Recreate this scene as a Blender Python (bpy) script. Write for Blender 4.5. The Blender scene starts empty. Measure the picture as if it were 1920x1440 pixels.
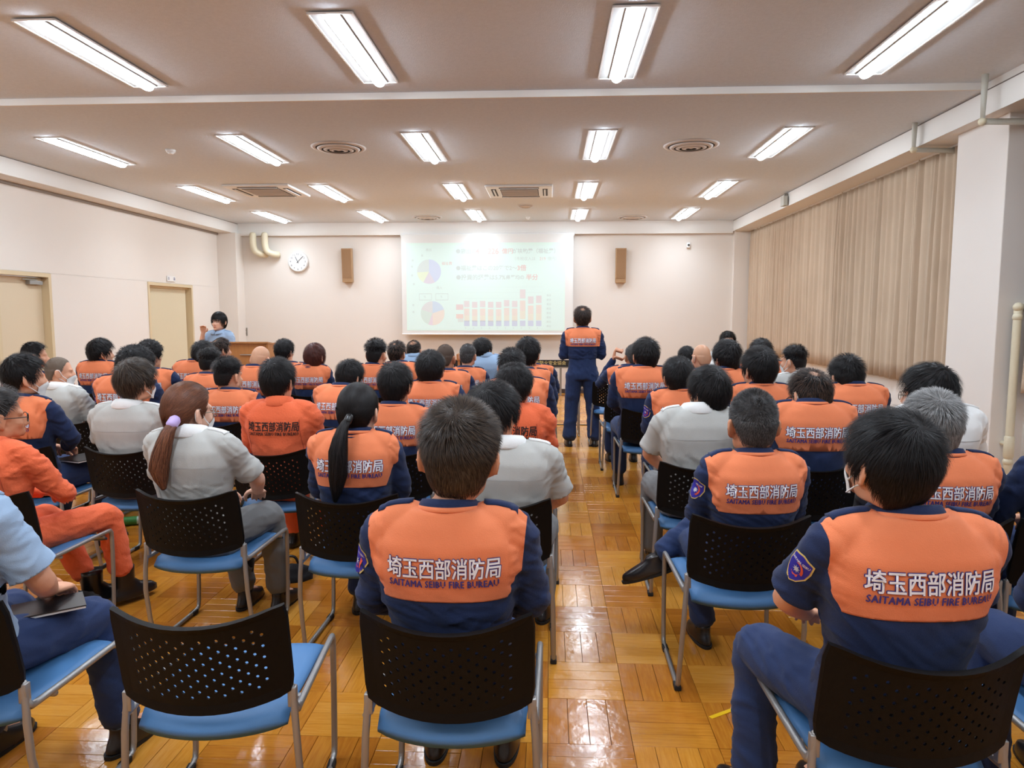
import bpy, bmesh, math, random
import numpy as np
from math import sin, cos, pi, radians, exp, atan2, sqrt
from mathutils import Vector, Matrix, Euler, noise
from mathutils.bvhtree import BVHTree

SC = bpy.context.scene
COL = SC.collection
random.seed(7)
RNG = np.random.default_rng(7)

# ------------------------------------------------------------------ camera
EYE = 1.55
FPX = 1340.0
YAW, PIT = radians(3.07), radians(5.54)
cam_d = bpy.data.cameras.new('camera'); cam = bpy.data.objects.new('camera', cam_d); COL.objects.link(cam)
cam_d.sensor_width = 36.0; cam_d.lens = FPX / 1920 * 36.0; cam_d.clip_start = 0.05
cam.location = (0, 0, EYE); cam.rotation_euler = (pi/2 - PIT, 0, YAW)
SC.camera = cam
SC.view_settings.view_transform = 'Standard'; SC.view_settings.look = 'None'
SC.view_settings.gamma = 1.0; SC.view_settings.use_curve_mapping = False
SC.view_settings.exposure = 0.12
try:
    SC.cycles.max_bounces = 6; SC.cycles.diffuse_bounces = 3; SC.cycles.glossy_bounces = 3
    SC.cycles.caustics_reflective = False; SC.cycles.caustics_refractive = False
    SC.cycles.sample_clamp_indirect = 4.0
    SC.cycles.use_denoising = True
except Exception:
    pass
W = bpy.data.worlds.new('world'); SC.world = W; W.use_nodes = True
W.node_tree.nodes['Background'].inputs[0].default_value = (0.80, 0.90, 1.0, 1)
W.node_tree.nodes['Background'].inputs[1].default_value = 1.2
LIGHT_W = 12.0          # watts of every ceiling tube
TUBE_E = 27.0            # glow of the tube surface

# camera maths, used to turn a place seen in the photograph plus a known distance into metres
_fw = np.array([-sin(YAW)*cos(PIT), cos(YAW)*cos(PIT), -sin(PIT)]); _rt = np.array([cos(YAW), sin(YAW), 0.0]); _up = np.cross(_rt, _fw)
def ray(x, y): return _fw + _rt*(x-960)/FPX - _up*(y-720)/FPX
def onY(x, y, Y):
    d = ray(x, y); return d*(Y/d[1]) + np.array([0, 0, EYE])
def onZ(x, y, z):
    d = ray(x, y); return d*((z-EYE)/d[2]) + np.array([0, 0, EYE])
def onX(x, y, X):
    d = ray(x, y); return d*(X/d[0]) + np.array([0, 0, EYE])

# ------------------------------------------------------------------ materials
MATS = {}
def srgb(r, g, b):
    f = lambda c: (c/255/12.92) if c/255 <= .04045 else ((c/255+.055)/1.055)**2.4
    return (f(r), f(g), f(b), 1)
def mat(name, col, rough=.6, metal=0, bump=0, bscale=200, var=0, vscale=8, emit=None, estr=0, stretch=(1,1,1), spec=.5, sheen=0, coat=0):
    if name in MATS: return MATS[name]
    m = bpy.data.materials.new(name); m.use_nodes = True; MATS[name] = m
    nt = m.node_tree; b = nt.nodes['Principled BSDF']
    c = col if len(col) == 4 else tuple(col)+(1,)
    b.inputs['Base Color'].default_value = c; b.inputs['Roughness'].default_value = rough; b.inputs['Metallic'].default_value = metal
    b.inputs['Specular IOR Level'].default_value = spec
    if sheen: b.inputs['Sheen Weight'].default_value = sheen
    if coat: b.inputs['Coat Weight'].default_value = coat
    if emit: b.inputs['Emission Color'].default_value = emit; b.inputs['Emission Strength'].default_value = estr
    if bump or var:
        tc = nt.nodes.new('ShaderNodeTexCoord'); mp = nt.nodes.new('ShaderNodeMapping'); mp.inputs['Scale'].default_value = stretch
        nt.links.new(tc.outputs['Object'], mp.inputs['Vector'])
    if bump:
        n = nt.nodes.new('ShaderNodeTexNoise'); n.inputs['Scale'].default_value = bscale; n.inputs['Detail'].default_value = 3
        bp = nt.nodes.new('ShaderNodeBump'); bp.inputs['Strength'].default_value = bump; bp.inputs['Distance'].default_value = .004
        nt.links.new(mp.outputs[0], n.inputs['Vector']); nt.links.new(n.outputs[0], bp.inputs['Height']); nt.links.new(bp.outputs[0], b.inputs['Normal'])
    if var:
        n2 = nt.nodes.new('ShaderNodeTexNoise'); n2.inputs['Scale'].default_value = vscale; n2.inputs['Detail'].default_value = 4
        r = nt.nodes.new('ShaderNodeMapRange'); r.inputs[1].default_value = .3; r.inputs[2].default_value = .7; r.inputs[3].default_value = 1-var; r.inputs[4].default_value = 1+var
        mx = nt.nodes.new('ShaderNodeVectorMath'); mx.operation = 'SCALE'; mx.inputs[0].default_value = c[:3]
        nt.links.new(mp.outputs[0], n2.inputs['Vector']); nt.links.new(n2.outputs[0], r.inputs[0]); nt.links.new(r.outputs[0], mx.inputs['Scale']); nt.links.new(mx.outputs[0], b.inputs['Base Color'])
    return m
def hair_mat(name, c0, c1, rough=.42):
    """strand colour runs from c0 to c1 by the mesh attribute tone"""
    if name in MATS: return MATS[name]
    m = bpy.data.materials.new(name); m.use_nodes = True; MATS[name] = m
    nt = m.node_tree; b = nt.nodes['Principled BSDF']; b.inputs['Roughness'].default_value = rough; b.inputs['Specular IOR Level'].default_value = .22
    a = nt.nodes.new('ShaderNodeAttribute'); a.attribute_name = 'tone'
    mx = nt.nodes.new('ShaderNodeMix'); mx.data_type = 'RGBA'; mx.inputs[6].default_value = c0; mx.inputs[7].default_value = c1
    nt.links.new(a.outputs['Fac'], mx.inputs[0]); nt.links.new(mx.outputs[2], b.inputs['Base Color'])
    return m
def cloth(name, rgb, **k):
    d = dict(rough=.85, bump=.35, bscale=420, var=.05, vscale=9, spec=.2, sheen=.1); d.update(k)
    return mat(name, srgb(*rgb), **d)
M_orange = cloth('orange_twill', (236, 134, 90))
M_navy = cloth('navy_twill', (34, 47, 82))
M_navy2 = cloth('navy_trouser', (40, 55, 92))
M_jump = cloth('orange_coverall', (235, 110, 70), bump=.6, bscale=90)
M_grey = cloth('pale_grey_shirt', (188, 187, 182))
M_greyt = cloth('grey_trouser', (112, 112, 112))
M_white = cloth('white_cloth', (240, 240, 238))
M_blue = cloth('light_blue_shirt', (156, 180, 208))
M_txtw = mat('white_thread', srgb(236, 234, 240), .7)
M_txtn = mat('navy_thread', srgb(60, 52, 128), .7)
M_txtk = mat('black_thread', srgb(30, 22, 24), .7)
M_skin = mat('skin', srgb(226, 166, 134), .5, bump=.1, bscale=300, var=.06, vscale=14, spec=.35)
M_skin2 = mat('tanned_skin', srgb(205, 142, 108), .5, bump=.1, bscale=300, var=.06, vscale=14, spec=.35)
M_skin3 = mat('fair_skin', srgb(236, 186, 160), .5, bump=.1, bscale=300, var=.05, vscale=14, spec=.35)
M_ear = mat('lip', srgb(190, 105, 95), .5)
M_shoe = mat('black_leather', srgb(24, 22, 24), .28, spec=.6)
M_sock = cloth('black_sock', (22, 21, 24))
M_mask = cloth('mask_white', (238, 238, 236), bump=.1)
M_black = mat('chair_black_plastic', srgb(19, 18, 18), .45, bump=.25, bscale=900, spec=.12)
M_seat = mat('blue_seat_vinyl', srgb(72, 118, 166), .48, bump=.12, bscale=500, spec=.4)
M_steel = mat('silver_paint', srgb(158, 156, 154), .35, metal=.55)
M_glide = mat('black_rubber', srgb(22, 22, 22), .7)
M_frameblk = mat('black_frame', srgb(20, 20, 22), .3)
M_metal = mat('thin_metal', srgb(150, 140, 125), .3, metal=.8)
M_eye = mat('eye_white', srgb(235, 232, 228), .3)
M_iris = mat('dark_iris', srgb(30, 20, 16), .2)

# ------------------------------------------------------------------ object helpers
def new_mesh(name, V, F, m=None, smooth=True):
    me = bpy.data.meshes.new(name)
    me.from_pydata([tuple(map(float, v)) for v in V], [], [tuple(f) for f in F])
    if m: me.materials.append(m)
    if smooth: me.polygons.foreach_set('use_smooth', [True]*len(me.polygons))
    me.update(); return me
def obj(name, me, parent=None, loc=None, rot=None, m=None):
    o = bpy.data.objects.new(name, me); COL.objects.link(o)
    if parent is not None: o.parent = parent
    if loc is not None: o.location = loc
    if rot is not None: o.rotation_euler = rot
    if m is not None:
        if not me.materials: me.materials.append(m)
        o.material_slots[0].link = 'OBJECT'; o.material_slots[0].material = m
    return o
def tag(o, label=None, cat=None, group=None, kind=None):
    if label: o['label'] = label
    if cat: o['category'] = cat
    if group: o['group'] = group
    if kind: o['kind'] = kind
    return o
def thing(name, label, cat, loc=(0,0,0), rz=0, group=None):
    o = bpy.data.objects.new(name, None); COL.objects.link(o); o.empty_display_size = .1
    o.location = loc; o.rotation_euler = (0, 0, rz); return tag(o, label, cat, group)
class G:
    """collects geometry for one mesh"""
    def __init__(s): s.V = []; s.F = []
    def add(s, V, F):
        k = len(s.V); s.V += [tuple(v) for v in V]; s.F += [tuple(i+k for i in f) for f in F]; return s
    def box(s, x0, x1, y0, y1, z0, z1, c=0):
        if c <= 0:
            V = [(x, y, z) for z in (z0, z1) for y in (y0, y1) for x in (x0, x1)]
            return s.add(V, [(0,2,3,1), (4,5,7,6), (0,1,5,4), (2,6,7,3), (0,4,6,2), (1,3,7,5)])
        bm = bmesh.new(); bmesh.ops.create_cube(bm, size=1)
        for v in bm.verts: v.co = ((x0+x1)/2+v.co.x*(x1-x0), (y0+y1)/2+v.co.y*(y1-y0), (z0+z1)/2+v.co.z*(z1-z0))
        bmesh.ops.bevel(bm, geom=bm.edges[:], offset=c, segments=2, affect='EDGES', profile=.5)
        s.bm(bm); return s
    def bm(s, bm):
        bm.verts.index_update(); s.add([v.co[:] for v in bm.verts], [[v.index for v in f.verts] for f in bm.faces]); bm.free(); return s
    def tube(s, P, R, n=10, sub=0, up=None): V, F = tube(P, R, n, sub, up); return s.add(V, F)
    def disc(s, c, r, h, n=24, axis='z', r2=None):
        r2 = r if r2 is None else r2; V = []; 
        for k, rr in ((0, r), (1, r2)):
            for i in range(n):
                a = 2*pi*i/n; u, v, w = rr*cos(a), rr*sin(a), h*k
                V.append({'z': (c[0]+u, c[1]+v, c[2]+w), 'y': (c[0]+u, c[1]+w, c[2]+v), 'x': (c[0]+w, c[1]+u, c[2]+v)}[axis])
        return s.add(V, [tuple(range(n)), tuple(range(n, 2*n))] + [(i, (i+1) % n, n+(i+1) % n, n+i) for i in range(n)])
    def mesh(s, name, m=None, smooth=True):
        me = new_mesh(name, s.V, s.F, m, smooth); return fixn(me)
    def build(s, name, m, parent=None, smooth=False, **k): return obj(name, s.mesh(name, m, smooth), parent, **k)
def fixn(me):
    bm = bmesh.new(); bm.from_mesh(me); bmesh.ops.recalc_face_normals(bm, faces=bm.faces); bm.to_mesh(me); bm.free(); return me
def catmull(P, R, sub):
    P = [np.array(p, float) for p in P]; R = [np.atleast_1d(np.array(r, float)) for r in R]
    R = [np.array([r[0], r[0]]) if len(r) == 1 else r for r in R]
    if sub < 1: return P, R
    OP, OR = [], []
    for i in range(len(P)-1):
        p0, p1, p2, p3 = P[max(i-1, 0)], P[i], P[i+1], P[min(i+2, len(P)-1)]
        for j in range(sub):
            t = j/sub; OP.append(.5*((2*p1)+(-p0+p2)*t+(2*p0-5*p1+4*p2-p3)*t*t+(-p0+3*p1-3*p2+p3)*t**3)); 
            h = t*t*(3-2*t); OR.append(R[i]*(1-h)+R[i+1]*h)
    OP.append(P[-1]); OR.append(R[-1]); return OP, OR
def tube(P, R, n=10, sub=0, up=None, cap=True):
    P, R = catmull(P, R, sub); V, F = [], []; m = len(P); u = None
    for i in range(m):
        t = P[min(i+1, m-1)]-P[max(i-1, 0)]; t = t/(np.linalg.norm(t)+1e-9)
        if u is None:
            u = np.array(up if up is not None else ((0, 0, 1) if abs(t[2]) < .9 else (0, 1, 0)), float)
        u = u-t*np.dot(u, t); u = u/(np.linalg.norm(u)+1e-9); w = np.cross(t, u)
        for k in range(n):
            a = 2*pi*k/n; V.append(P[i]+w*(R[i][0]*cos(a))+u*(R[i][1]*sin(a)))
    for i in range(m-1):
        for k in range(n):
            k2 = (k+1) % n; F.append((i*n+k, i*n+k2, (i+1)*n+k2, (i+1)*n+k))
    if cap:
        # rounded ends
        for e, sgn in ((0, -1), (m-1, 1)):
            t = (P[1]-P[0]) if e == 0 else (P[-1]-P[-2]); t = t/(np.linalg.norm(t)+1e-9)*sgn
            base = e*n; prev = [base+k for k in range(n)]
            rr = min(R[e]); 
            for q in (.7,):
                ring = []
                for k in range(n):
                    ring.append(len(V)); V.append(P[e]+(V[base+k]-P[e])*q+t*rr*.5)
                for k in range(n): F.append((prev[k], prev[(k+1) % n], ring[(k+1) % n], ring[k]) if sgn > 0 else (prev[(k+1) % n], prev[k], ring[k], ring[(k+1) % n]))
                prev = ring
            c = len(V); V.append(P[e]+t*rr*.72)
            for k in range(n): F.append((prev[k], prev[(k+1) % n], c) if sgn > 0 else (prev[(k+1) % n], prev[k], c))
    return V, F
def ellipsoid(c, r, nu=20, nv=12, rot=None):
    V, F = [], []
    Rm = Euler(rot).to_matrix() if rot else None
    pts = [(0, 0, -1)]+[(sin(pi*j/nv)*cos(2*pi*i/nu), sin(pi*j/nv)*sin(2*pi*i/nu), -cos(pi*j/nv)) for j in range(1, nv) for i in range(nu)]+[(0, 0, 1)]
    for p in pts:
        q = Vector((p[0]*r[0], p[1]*r[1], p[2]*r[2]))
        if Rm: q = Rm @ q
        V.append((q.x+c[0], q.y+c[1], q.z+c[2]))
    for i in range(nu): F.append((0, 1+(i+1) % nu, 1+i))
    for j in range(nv-2):
        for i in range(nu):
            a = 1+j*nu; F.append((a+i, a+(i+1) % nu, a+nu+(i+1) % nu, a+nu+i))
    e = len(V)-1; a = 1+(nv-2)*nu
    for i in range(nu): F.append((a+i, a+(i+1) % nu, e))
    return V, F
def rings(L, n=28, p=2.3):
    """closed loft of horizontal superellipse rings (cx, cy, cz, rx, ry)"""
    V, F = [], []; m = len(L)
    for (cx, cy, cz, rx, ry) in L:
        for k in range(n):
            a = 2*pi*k/n; c, s = cos(a), sin(a)
            V.append((cx+rx*math.copysign(abs(c)**(2/p), c), cy+ry*math.copysign(abs(s)**(2/p), s), cz))
    for i in range(m-1):
        for k in range(n): F.append((i*n+k, i*n+(k+1) % n, (i+1)*n+(k+1) % n, (i+1)*n+k))
    F.append(tuple(range(n-1, -1, -1))); F.append(tuple(range((m-1)*n, m*n)))
    return V, F
def interp_rings(K, m=26):
    K = np.array(K, float); zs = np.linspace(0, len(K)-1, m); out = []
    for t in zs:
        i = min(int(t), len(K)-2); f = t-i; f = f*f*(3-2*f)*.5+f*.5; out.append(tuple(K[i]*(1-f)+K[i+1]*f))
    return out
def fuse(g, voxel, smooth=4, ratio=1.0, name='fused', tris=None):
    me = new_mesh(name, g.V, g.F); fixn(me)
    o = bpy.data.objects.new('tmp', me); COL.objects.link(o)
    r = o.modifiers.new('r', 'REMESH'); r.mode = 'VOXEL'; r.voxel_size = voxel; r.use_smooth_shade = True
    if smooth:
        s = o.modifiers.new('s', 'SMOOTH'); s.factor = .5; s.iterations = smooth
    dg = bpy.context.evaluated_depsgraph_get(); me1 = bpy.data.meshes.new_from_object(o.evaluated_get(dg))
    if tris:
        o.modifiers.clear(); o.data = me1
        n = len(me1.polygons)*2
        if n > tris:
            d = o.modifiers.new('d', 'DECIMATE'); d.ratio = tris/n
            dg = bpy.context.evaluated_depsgraph_get(); me1 = bpy.data.meshes.new_from_object(o.evaluated_get(dg))
    bpy.data.objects.remove(o); me1.name = name
    me1.polygons.foreach_set('use_smooth', [True]*len(me1.polygons)); me1.materials.clear()
    return me1
def co(me):
    a = np.empty(len(me.vertices)*3, np.float32); me.vertices.foreach_get('co', a); return a.reshape(-1, 3)
def setco(me, a): me.vertices.foreach_set('co', a.astype(np.float32).ravel()); me.update()
TXT = {}
def text_mesh(s, size=1.0, off=0.0, sx=1.0, align='CENTER', res=3, maxedge=None, spacing=1.0):
    key = (s, size, off, sx, align, res, maxedge, spacing)
    if key in TXT: return TXT[key]
    c = bpy.data.curves.new('t', 'FONT'); c.body = s; c.size = size; c.offset = off; c.align_x = align; c.align_y = 'CENTER'; c.resolution_u = res; c.space_character = spacing
    c.fill_mode = 'FRONT' if hasattr(c, 'fill_mode') and c.dimensions == '2D' else c.fill_mode
    o = bpy.data.objects.new('t', c); COL.objects.link(o)
    dg = bpy.context.evaluated_depsgraph_get(); me = bpy.data.meshes.new_from_object(o.evaluated_get(dg))
    bpy.data.objects.remove(o)
    bm = bmesh.new(); bm.from_mesh(me); bmesh.ops.remove_doubles(bm, verts=bm.verts, dist=1e-5)
    bmesh.ops.scale(bm, vec=(sx, 1, 1), verts=bm.verts)
    if maxedge:
        for _ in range(3):
            L = [e for e in bm.edges if e.calc_length() > maxedge]
            if not L: break
            bmesh.ops.subdivide_edges(bm, edges=L, cuts=1); bmesh.ops.triangulate(bm, faces=[f for f in bm.faces if len(f.verts) > 4])
    bmesh.ops.triangulate(bm, faces=bm.faces)
    bm.verts.index_update()
    r = (np.array([v.co[:] for v in bm.verts]).reshape(-1, 3), [[v.index for v in f.verts] for f in bm.faces]); bm.free()
    TXT[key] = r; return r
def flat_text(name, s, m, parent, size, loc, rot=(pi/2, 0, 0), th=.0008, **k):
    V, F = text_mesh(s, size, **k)
    n = len(V); V2 = np.vstack([V, V+[0, 0, -th]])
    F2 = F+[[i+n for i in reversed(f)] for f in F]
    o = obj(name, new_mesh(name, V2, F2, m, False), parent, loc, rot); return o
# ================================================================== ROOM
XL, XR, YB, YN = -6.5, 3.86, 14.15, -3.2
ZC, ZN = 3.34, 3.38
M_wall = mat('wall_cream', srgb(238, 230, 221), .75, bump=.15, bscale=60, var=.012, vscale=1.2)
M_wall2 = mat('wall_low', srgb(238, 231, 224), .6, bump=.1, bscale=60, var=.012, vscale=1.2)
M_ceil = mat('ceiling_board', srgb(228, 236, 244), .9, bump=.5, bscale=110, var=.03, vscale=40)
M_beam = mat('beam_white', srgb(238, 234, 228), .6)
M_frame = mat('door_frame_beige', srgb(222, 202, 165), .5)
M_doorp = mat('door_beige', srgb(226, 208, 178), .45)
M_skirt = mat('skirting_dark', srgb(62, 48, 44), .5)
M_pipew = mat('pipe_cream', srgb(226, 216, 188), .4)
M_pipeg = mat('pipe_greygreen', srgb(192, 190, 178), .4)
M_fixt = mat('fixture_white', srgb(246, 246, 244), .35)
M_slot = mat('dark_slot', srgb(70, 66, 62), .7)
M_cur = cloth('curtain_beige', (202, 180, 156), bump=.3, bscale=300, var=.04, vscale=3)
M_cur2 = cloth('curtain_lining', (224, 214, 190), bump=.2)
M_tube = mat('led_tube', (1, 1, 1, 1), .5, emit=(.87, .985, 1.10, 1), estr=TUBE_E)

def struct(name, g, m, parent=None, smooth=False):
    o = g.build(name, m, parent, smooth)
    if parent is None: o['kind'] = 'structure'
    return o
# ---- floor: parquet squares of four strips
def plank_mat():
    m = bpy.data.materials.new('parquet'); m.use_nodes = True; nt = m.node_tree; b = nt.nodes['Principled BSDF']
    N = nt.nodes.new; L = nt.links.new
    at = N('ShaderNodeAttribute'); at.attribute_name = 'tone'
    oi = N('ShaderNodeAttribute'); oi.attribute_type = 'OBJECT'; oi.attribute_name = 'tile_tone'; add = N('ShaderNodeMath'); add.operation = 'ADD'
    L(at.outputs['Fac'], add.inputs[0]); L(oi.outputs['Fac'], add.inputs[1])
    fr = N('ShaderNodeClamp'); L(add.outputs[0], fr.inputs[0])
    geo = N('ShaderNodeNewGeometry'); mp = N('ShaderNodeMapping'); mp.inputs['Scale'].default_value = (1, 1, 1)
    L(geo.outputs['Position'], mp.inputs['Vector'])
    # grain direction from attribute 'dir'
    ad = N('ShaderNodeAttribute'); ad.attribute_name = 'along_y'
    mixv = N('ShaderNodeMix'); mixv.data_type = 'VECTOR'; mixv.inputs[4].default_value = (7, 90, 1); mixv.inputs[5].default_value = (90, 7, 1)
    L(ad.outputs['Fac'], mixv.inputs[0]); L(mixv.outputs[1], mp.inputs['Scale'])
    n = N('ShaderNodeTexNoise'); n.inputs['Scale'].default_value = 1; n.inputs['Detail'].default_value = 5; n.inputs['Roughness'].default_value = .65; L(mp.outputs[0], n.inputs['Vector'])
    mixf = N('ShaderNodeMath'); mixf.operation = 'MULTIPLY_ADD'; mixf.inputs[1].default_value = .55; L(n.outputs[0], mixf.inputs[0])
    sc = N('ShaderNodeMath'); sc.operation = 'MULTIPLY'; sc.inputs[1].default_value = .50; L(fr.outputs[0], sc.inputs[0]); L(sc.outputs[0], mixf.inputs[2])
    cr = N('ShaderNodeValToRGB'); e = cr.color_ramp.elements
    e[0].position = .12; e[0].color = srgb(144, 82, 22); e[1].position = .95; e[1].color = srgb(226, 166, 80)
    for p, c in ((.4, srgb(178, 107, 32)), (.62, srgb(202, 134, 46))):
        x = e.new(p); x.color = c
    L(mixf.outputs[0], cr.inputs[0])
    # worn darker stains
    n3 = N('ShaderNodeTexNoise'); n3.inputs['Scale'].default_value = 2.2; n3.inputs['Detail'].default_value = 5; L(geo.outputs['Position'], n3.inputs['Vector'])
    r3 = N('ShaderNodeMapRange'); r3.inputs[1].default_value = .55; r3.inputs[2].default_value = .78; r3.inputs[3].default_value = 1; r3.inputs[4].default_value = .72; L(n3.outputs[0], r3.inputs[0])
    vm = N('ShaderNodeVectorMath'); vm.operation = 'SCALE'; L(cr.outputs[0], vm.inputs[0]); L(r3.outputs[0], vm.inputs['Scale']); L(vm.outputs[0], b.inputs['Base Color'])
    n2 = N('ShaderNodeTexNoise'); n2.inputs['Scale'].default_value = 9; n2.inputs['Detail'].default_value = 6; L(geo.outputs['Position'], n2.inputs['Vector'])
    r = N('ShaderNodeMapRange'); r.inputs[1].default_value = .3; r.inputs[2].default_value = .7; r.inputs[3].default_value = .10; r.inputs[4].default_value = .24; L(n2.outputs[0], r.inputs[0]); L(r.outputs[0], b.inputs['Roughness'])
    n4 = N('ShaderNodeTexNoise'); n4.inputs['Scale'].default_value = 28; n4.inputs['Detail'].default_value = 3; L(geo.outputs['Position'], n4.inputs['Vector'])
    bp = N('ShaderNodeBump'); bp.inputs['Strength'].default_value = .22; bp.inputs['Distance'].default_value = .004; L(n4.outputs[0], bp.inputs['Height']); L(bp.outputs[0], b.inputs['Normal'])
    b.inputs['Specular IOR Level'].default_value = .5
    return m
M_plank = plank_mat()
T = .308; X0, Y0 = .306, 2.463
fl = G().box(XL-.3, XR+.3, YN-.2, YB+.2, -.12, -.008).build('floor', mat('floor_joint', srgb(70, 38, 16), .6)); fl['kind'] = 'structure'
def strip_geo(w, l, gap=.0008):
    """one strip, its long side along y, chamfered"""
    hx, hy, c = w/2-gap, l/2-gap, .0009
    V = [(-hx, -hy, -.012), (hx, -hy, -.012), (hx, hy, -.012), (-hx, hy, -.012), (-hx, -hy, -c), (hx, -hy, -c), (hx, hy, -c), (-hx, hy, -c),
         (-hx+c, -hy+c, 0), (hx-c, -hy+c, 0), (hx-c, hy-c, 0), (-hx+c, hy-c, 0)]
    F = [(0, 1, 5, 4), (1, 2, 6, 5), (2, 3, 7, 6), (3, 0, 4, 7), (4, 5, 9, 8), (5, 6, 10, 9), (6, 7, 11, 10), (7, 4, 8, 11), (8, 9, 10, 11)]
    return V, F
sV, sF = strip_geo(T/4, T)
def attr(me, name, vals):
    a = me.attributes.new(name, 'FLOAT', 'POINT'); a.data.foreach_set('value', np.asarray(vals, np.float32))
pm = []
for d in (0, 1):
    V = sV if d else [(y, x, z) for x, y, z in sV]
    me = new_mesh('plank', V, sF, M_plank, False); fixn(me); attr(me, 'tone', [0]*12); attr(me, 'along_y', [float(d)]*12); pm.append(me)
strips = []
for i in range(-22, 12):
    for j in range(-19, 39):
        x, y = X0+(i+.5)*T, Y0+(j+.5)*T
        if x < XL-.1 or x > XR+.1 or y > YB+.1 or y < YN: continue
        d = (i+j) % 2            # tile just right of x=X0, y in 2.77..3.08 runs along y
        d = 1 if d == 1 else 0
        for k in range(4):
            o = (k-1.5)*T/4
            strips.append((x+o if d else x, y if d else y+o, d))
def vis_rank(s):
    x, y, _ = s
    if y < 1.9: return 99
    px = 1032+1346*x/y
    if px < 430 or px > 1460: return 60+y
    pen = 0 if 1000 < px < 1330+30 else 2.2
    return y+pen
order = sorted(range(len(strips)), key=lambda i: vis_rank(strips[i]))
ind = set(order[:280])
from collections import defaultdict
TT = defaultdict(lambda: RNG.uniform(.15, .85))
SV, SF, ST, SD = [], [], [], []
for i, (x, y, d) in enumerate(strips):
    dz = RNG.uniform(-.0006, .0003)
    if i in ind:
        o = obj('plank', pm[d], fl, (x, y, dz)); o['tile_tone'] = float(TT[(int((x-X0)//T), int((y-Y0)//T))]+RNG.uniform(-.13, .13))
        continue
    base = sV if d else [(b, a, c) for a, b, c in sV]; k = len(SV)
    t = TT[(int((x-X0)//T), int((y-Y0)//T))]+RNG.uniform(-.13, .13)
    for a, b, c in base: SV.append((a+x, b+y, c+dz)); ST.append(t); SD.append(float(d))
    for f in sF: SF.append(tuple(q+k for q in f))
me = new_mesh('parquet_strips', SV, SF, M_plank, False); fixn(me); attr(me, 'tone', ST); attr(me, 'along_y', SD)
o = obj('parquet_strips', me, fl); o['kind'] = 'stuff'
# ---- walls
struct('wall_back', G().box(XL-.2, XR+.2, YB, YB+.2, 0, 3.4), M_wall)
struct('wall_rear', G().box(XL-.2, XR+.2, YN-.2, YN, 0, 3.4), M_wall)
# left wall with two openings for the doors (8.18..9.01 and 11.32..12.6)
D1, D2 = (8.10, 9.05), (11.30, 12.75)
g = G()
for a, b in ((YN, D1[0]), (D1[1], D2[0]), (D2[1], YB)): g.box(XL-.2, XL, a, b, 0, 2.085)
g.box(XL-.2, XL-.002, YN, YB, 2.088, 3.4); g.box(XL-.2, XL-.008, YN, YB, 2.08, 2.095)
struct('wall_left', g, M_wall)
struct('column_left', G().box(XL, -6.13, 13.8, YB, 0, 3.14), M_wall)['kind'] = 'structure'
g = G(); g.box(3.50, 3.9, 14.04, YB, 0, 3.14); struct('column_right', g, M_wall)
# right wall: parapet under windows, columns, windows
struct('wall_right', G().box(XR, XR+.2, YN, YB, 0, .84).box(XR, XR+.2, 6.0, 6.75, .84, 3.4).box(XR, XR+.2, 2.2, 3.2, .84, 3.4).box(XR, XR+.2, YN, 0, .84, 3.4).box(XR, XR+.2, 13.9, YB, .84, 3.4), M_wall2)
struct('window_sill', G().box(XR-.03, XR+.03, 6.8, 13.7, .84, .87), M_beam)
struct('pillar', G().box(3.60, XR+.02, 6.0, 6.72, 0, 3.16, .006), M_wall2)
for nm, y0, y1 in (('baseboard_pillar', 5.992, 6.728),):
    struct(nm, G().box(3.592, XR, y0, y1, 0, .09), M_skirt)
struct('baseboard_back', G().box(-6.13, 3.45, YB-.012, YB, 0, .085), M_skirt)
g = G()
for a, b in ((YN, D1[0]-.05), (D1[1]+.05, D2[0]-.05), (D2[1]+.05, 13.8)): g.box(XL, XL+.012, a, b, 0, .085)
struct('baseboard_left', g, M_skirt)
g = G(); g.box(XR-.012, XR, YN, 5.91, 0, .085); g.box(XR-.012, XR, 6.87, 14.04, 0, .085); struct('baseboard_right', g, M_skirt)
# windows
M_glass = mat('window_glass', srgb(225, 232, 235), .05); M_glass.node_tree.nodes['Principled BSDF'].inputs['Transmission Weight'].default_value = .9
M_alu = mat('window_aluminium', srgb(150, 146, 138), .4, metal=.5)
for n, (y0, y1) in enumerate(((6.86, 13.9), (3.2, 5.98), (0, 2.2))):
    w = thing('window_%d' % (n+1), None, None, (XR+.1, y0, .87)); w['kind'] = 'structure'; L_ = y1-y0
    g = G(); g.box(-.03, .03, 0, L_, 0, .05); g.box(-.03, .03, 0, L_, 2.40, 2.47)
    k = max(2, int(L_/1.3)); 
    for i in range(k+1): g.box(-.03, .03, max(0, i*L_/k-.03), min(L_, i*L_/k+.03), .05, 2.40)
    g.build('window_frame', M_alu, w)
    for i in range(k): G().box(-.004, .004, i*L_/k+.03, (i+1)*L_/k-.03, .05, 2.40).build('pane', M_glass, w)
struct('wall_header', G().box(XR, XR+.2, YN, YB, 3.32, 3.5), M_wall2)
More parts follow.
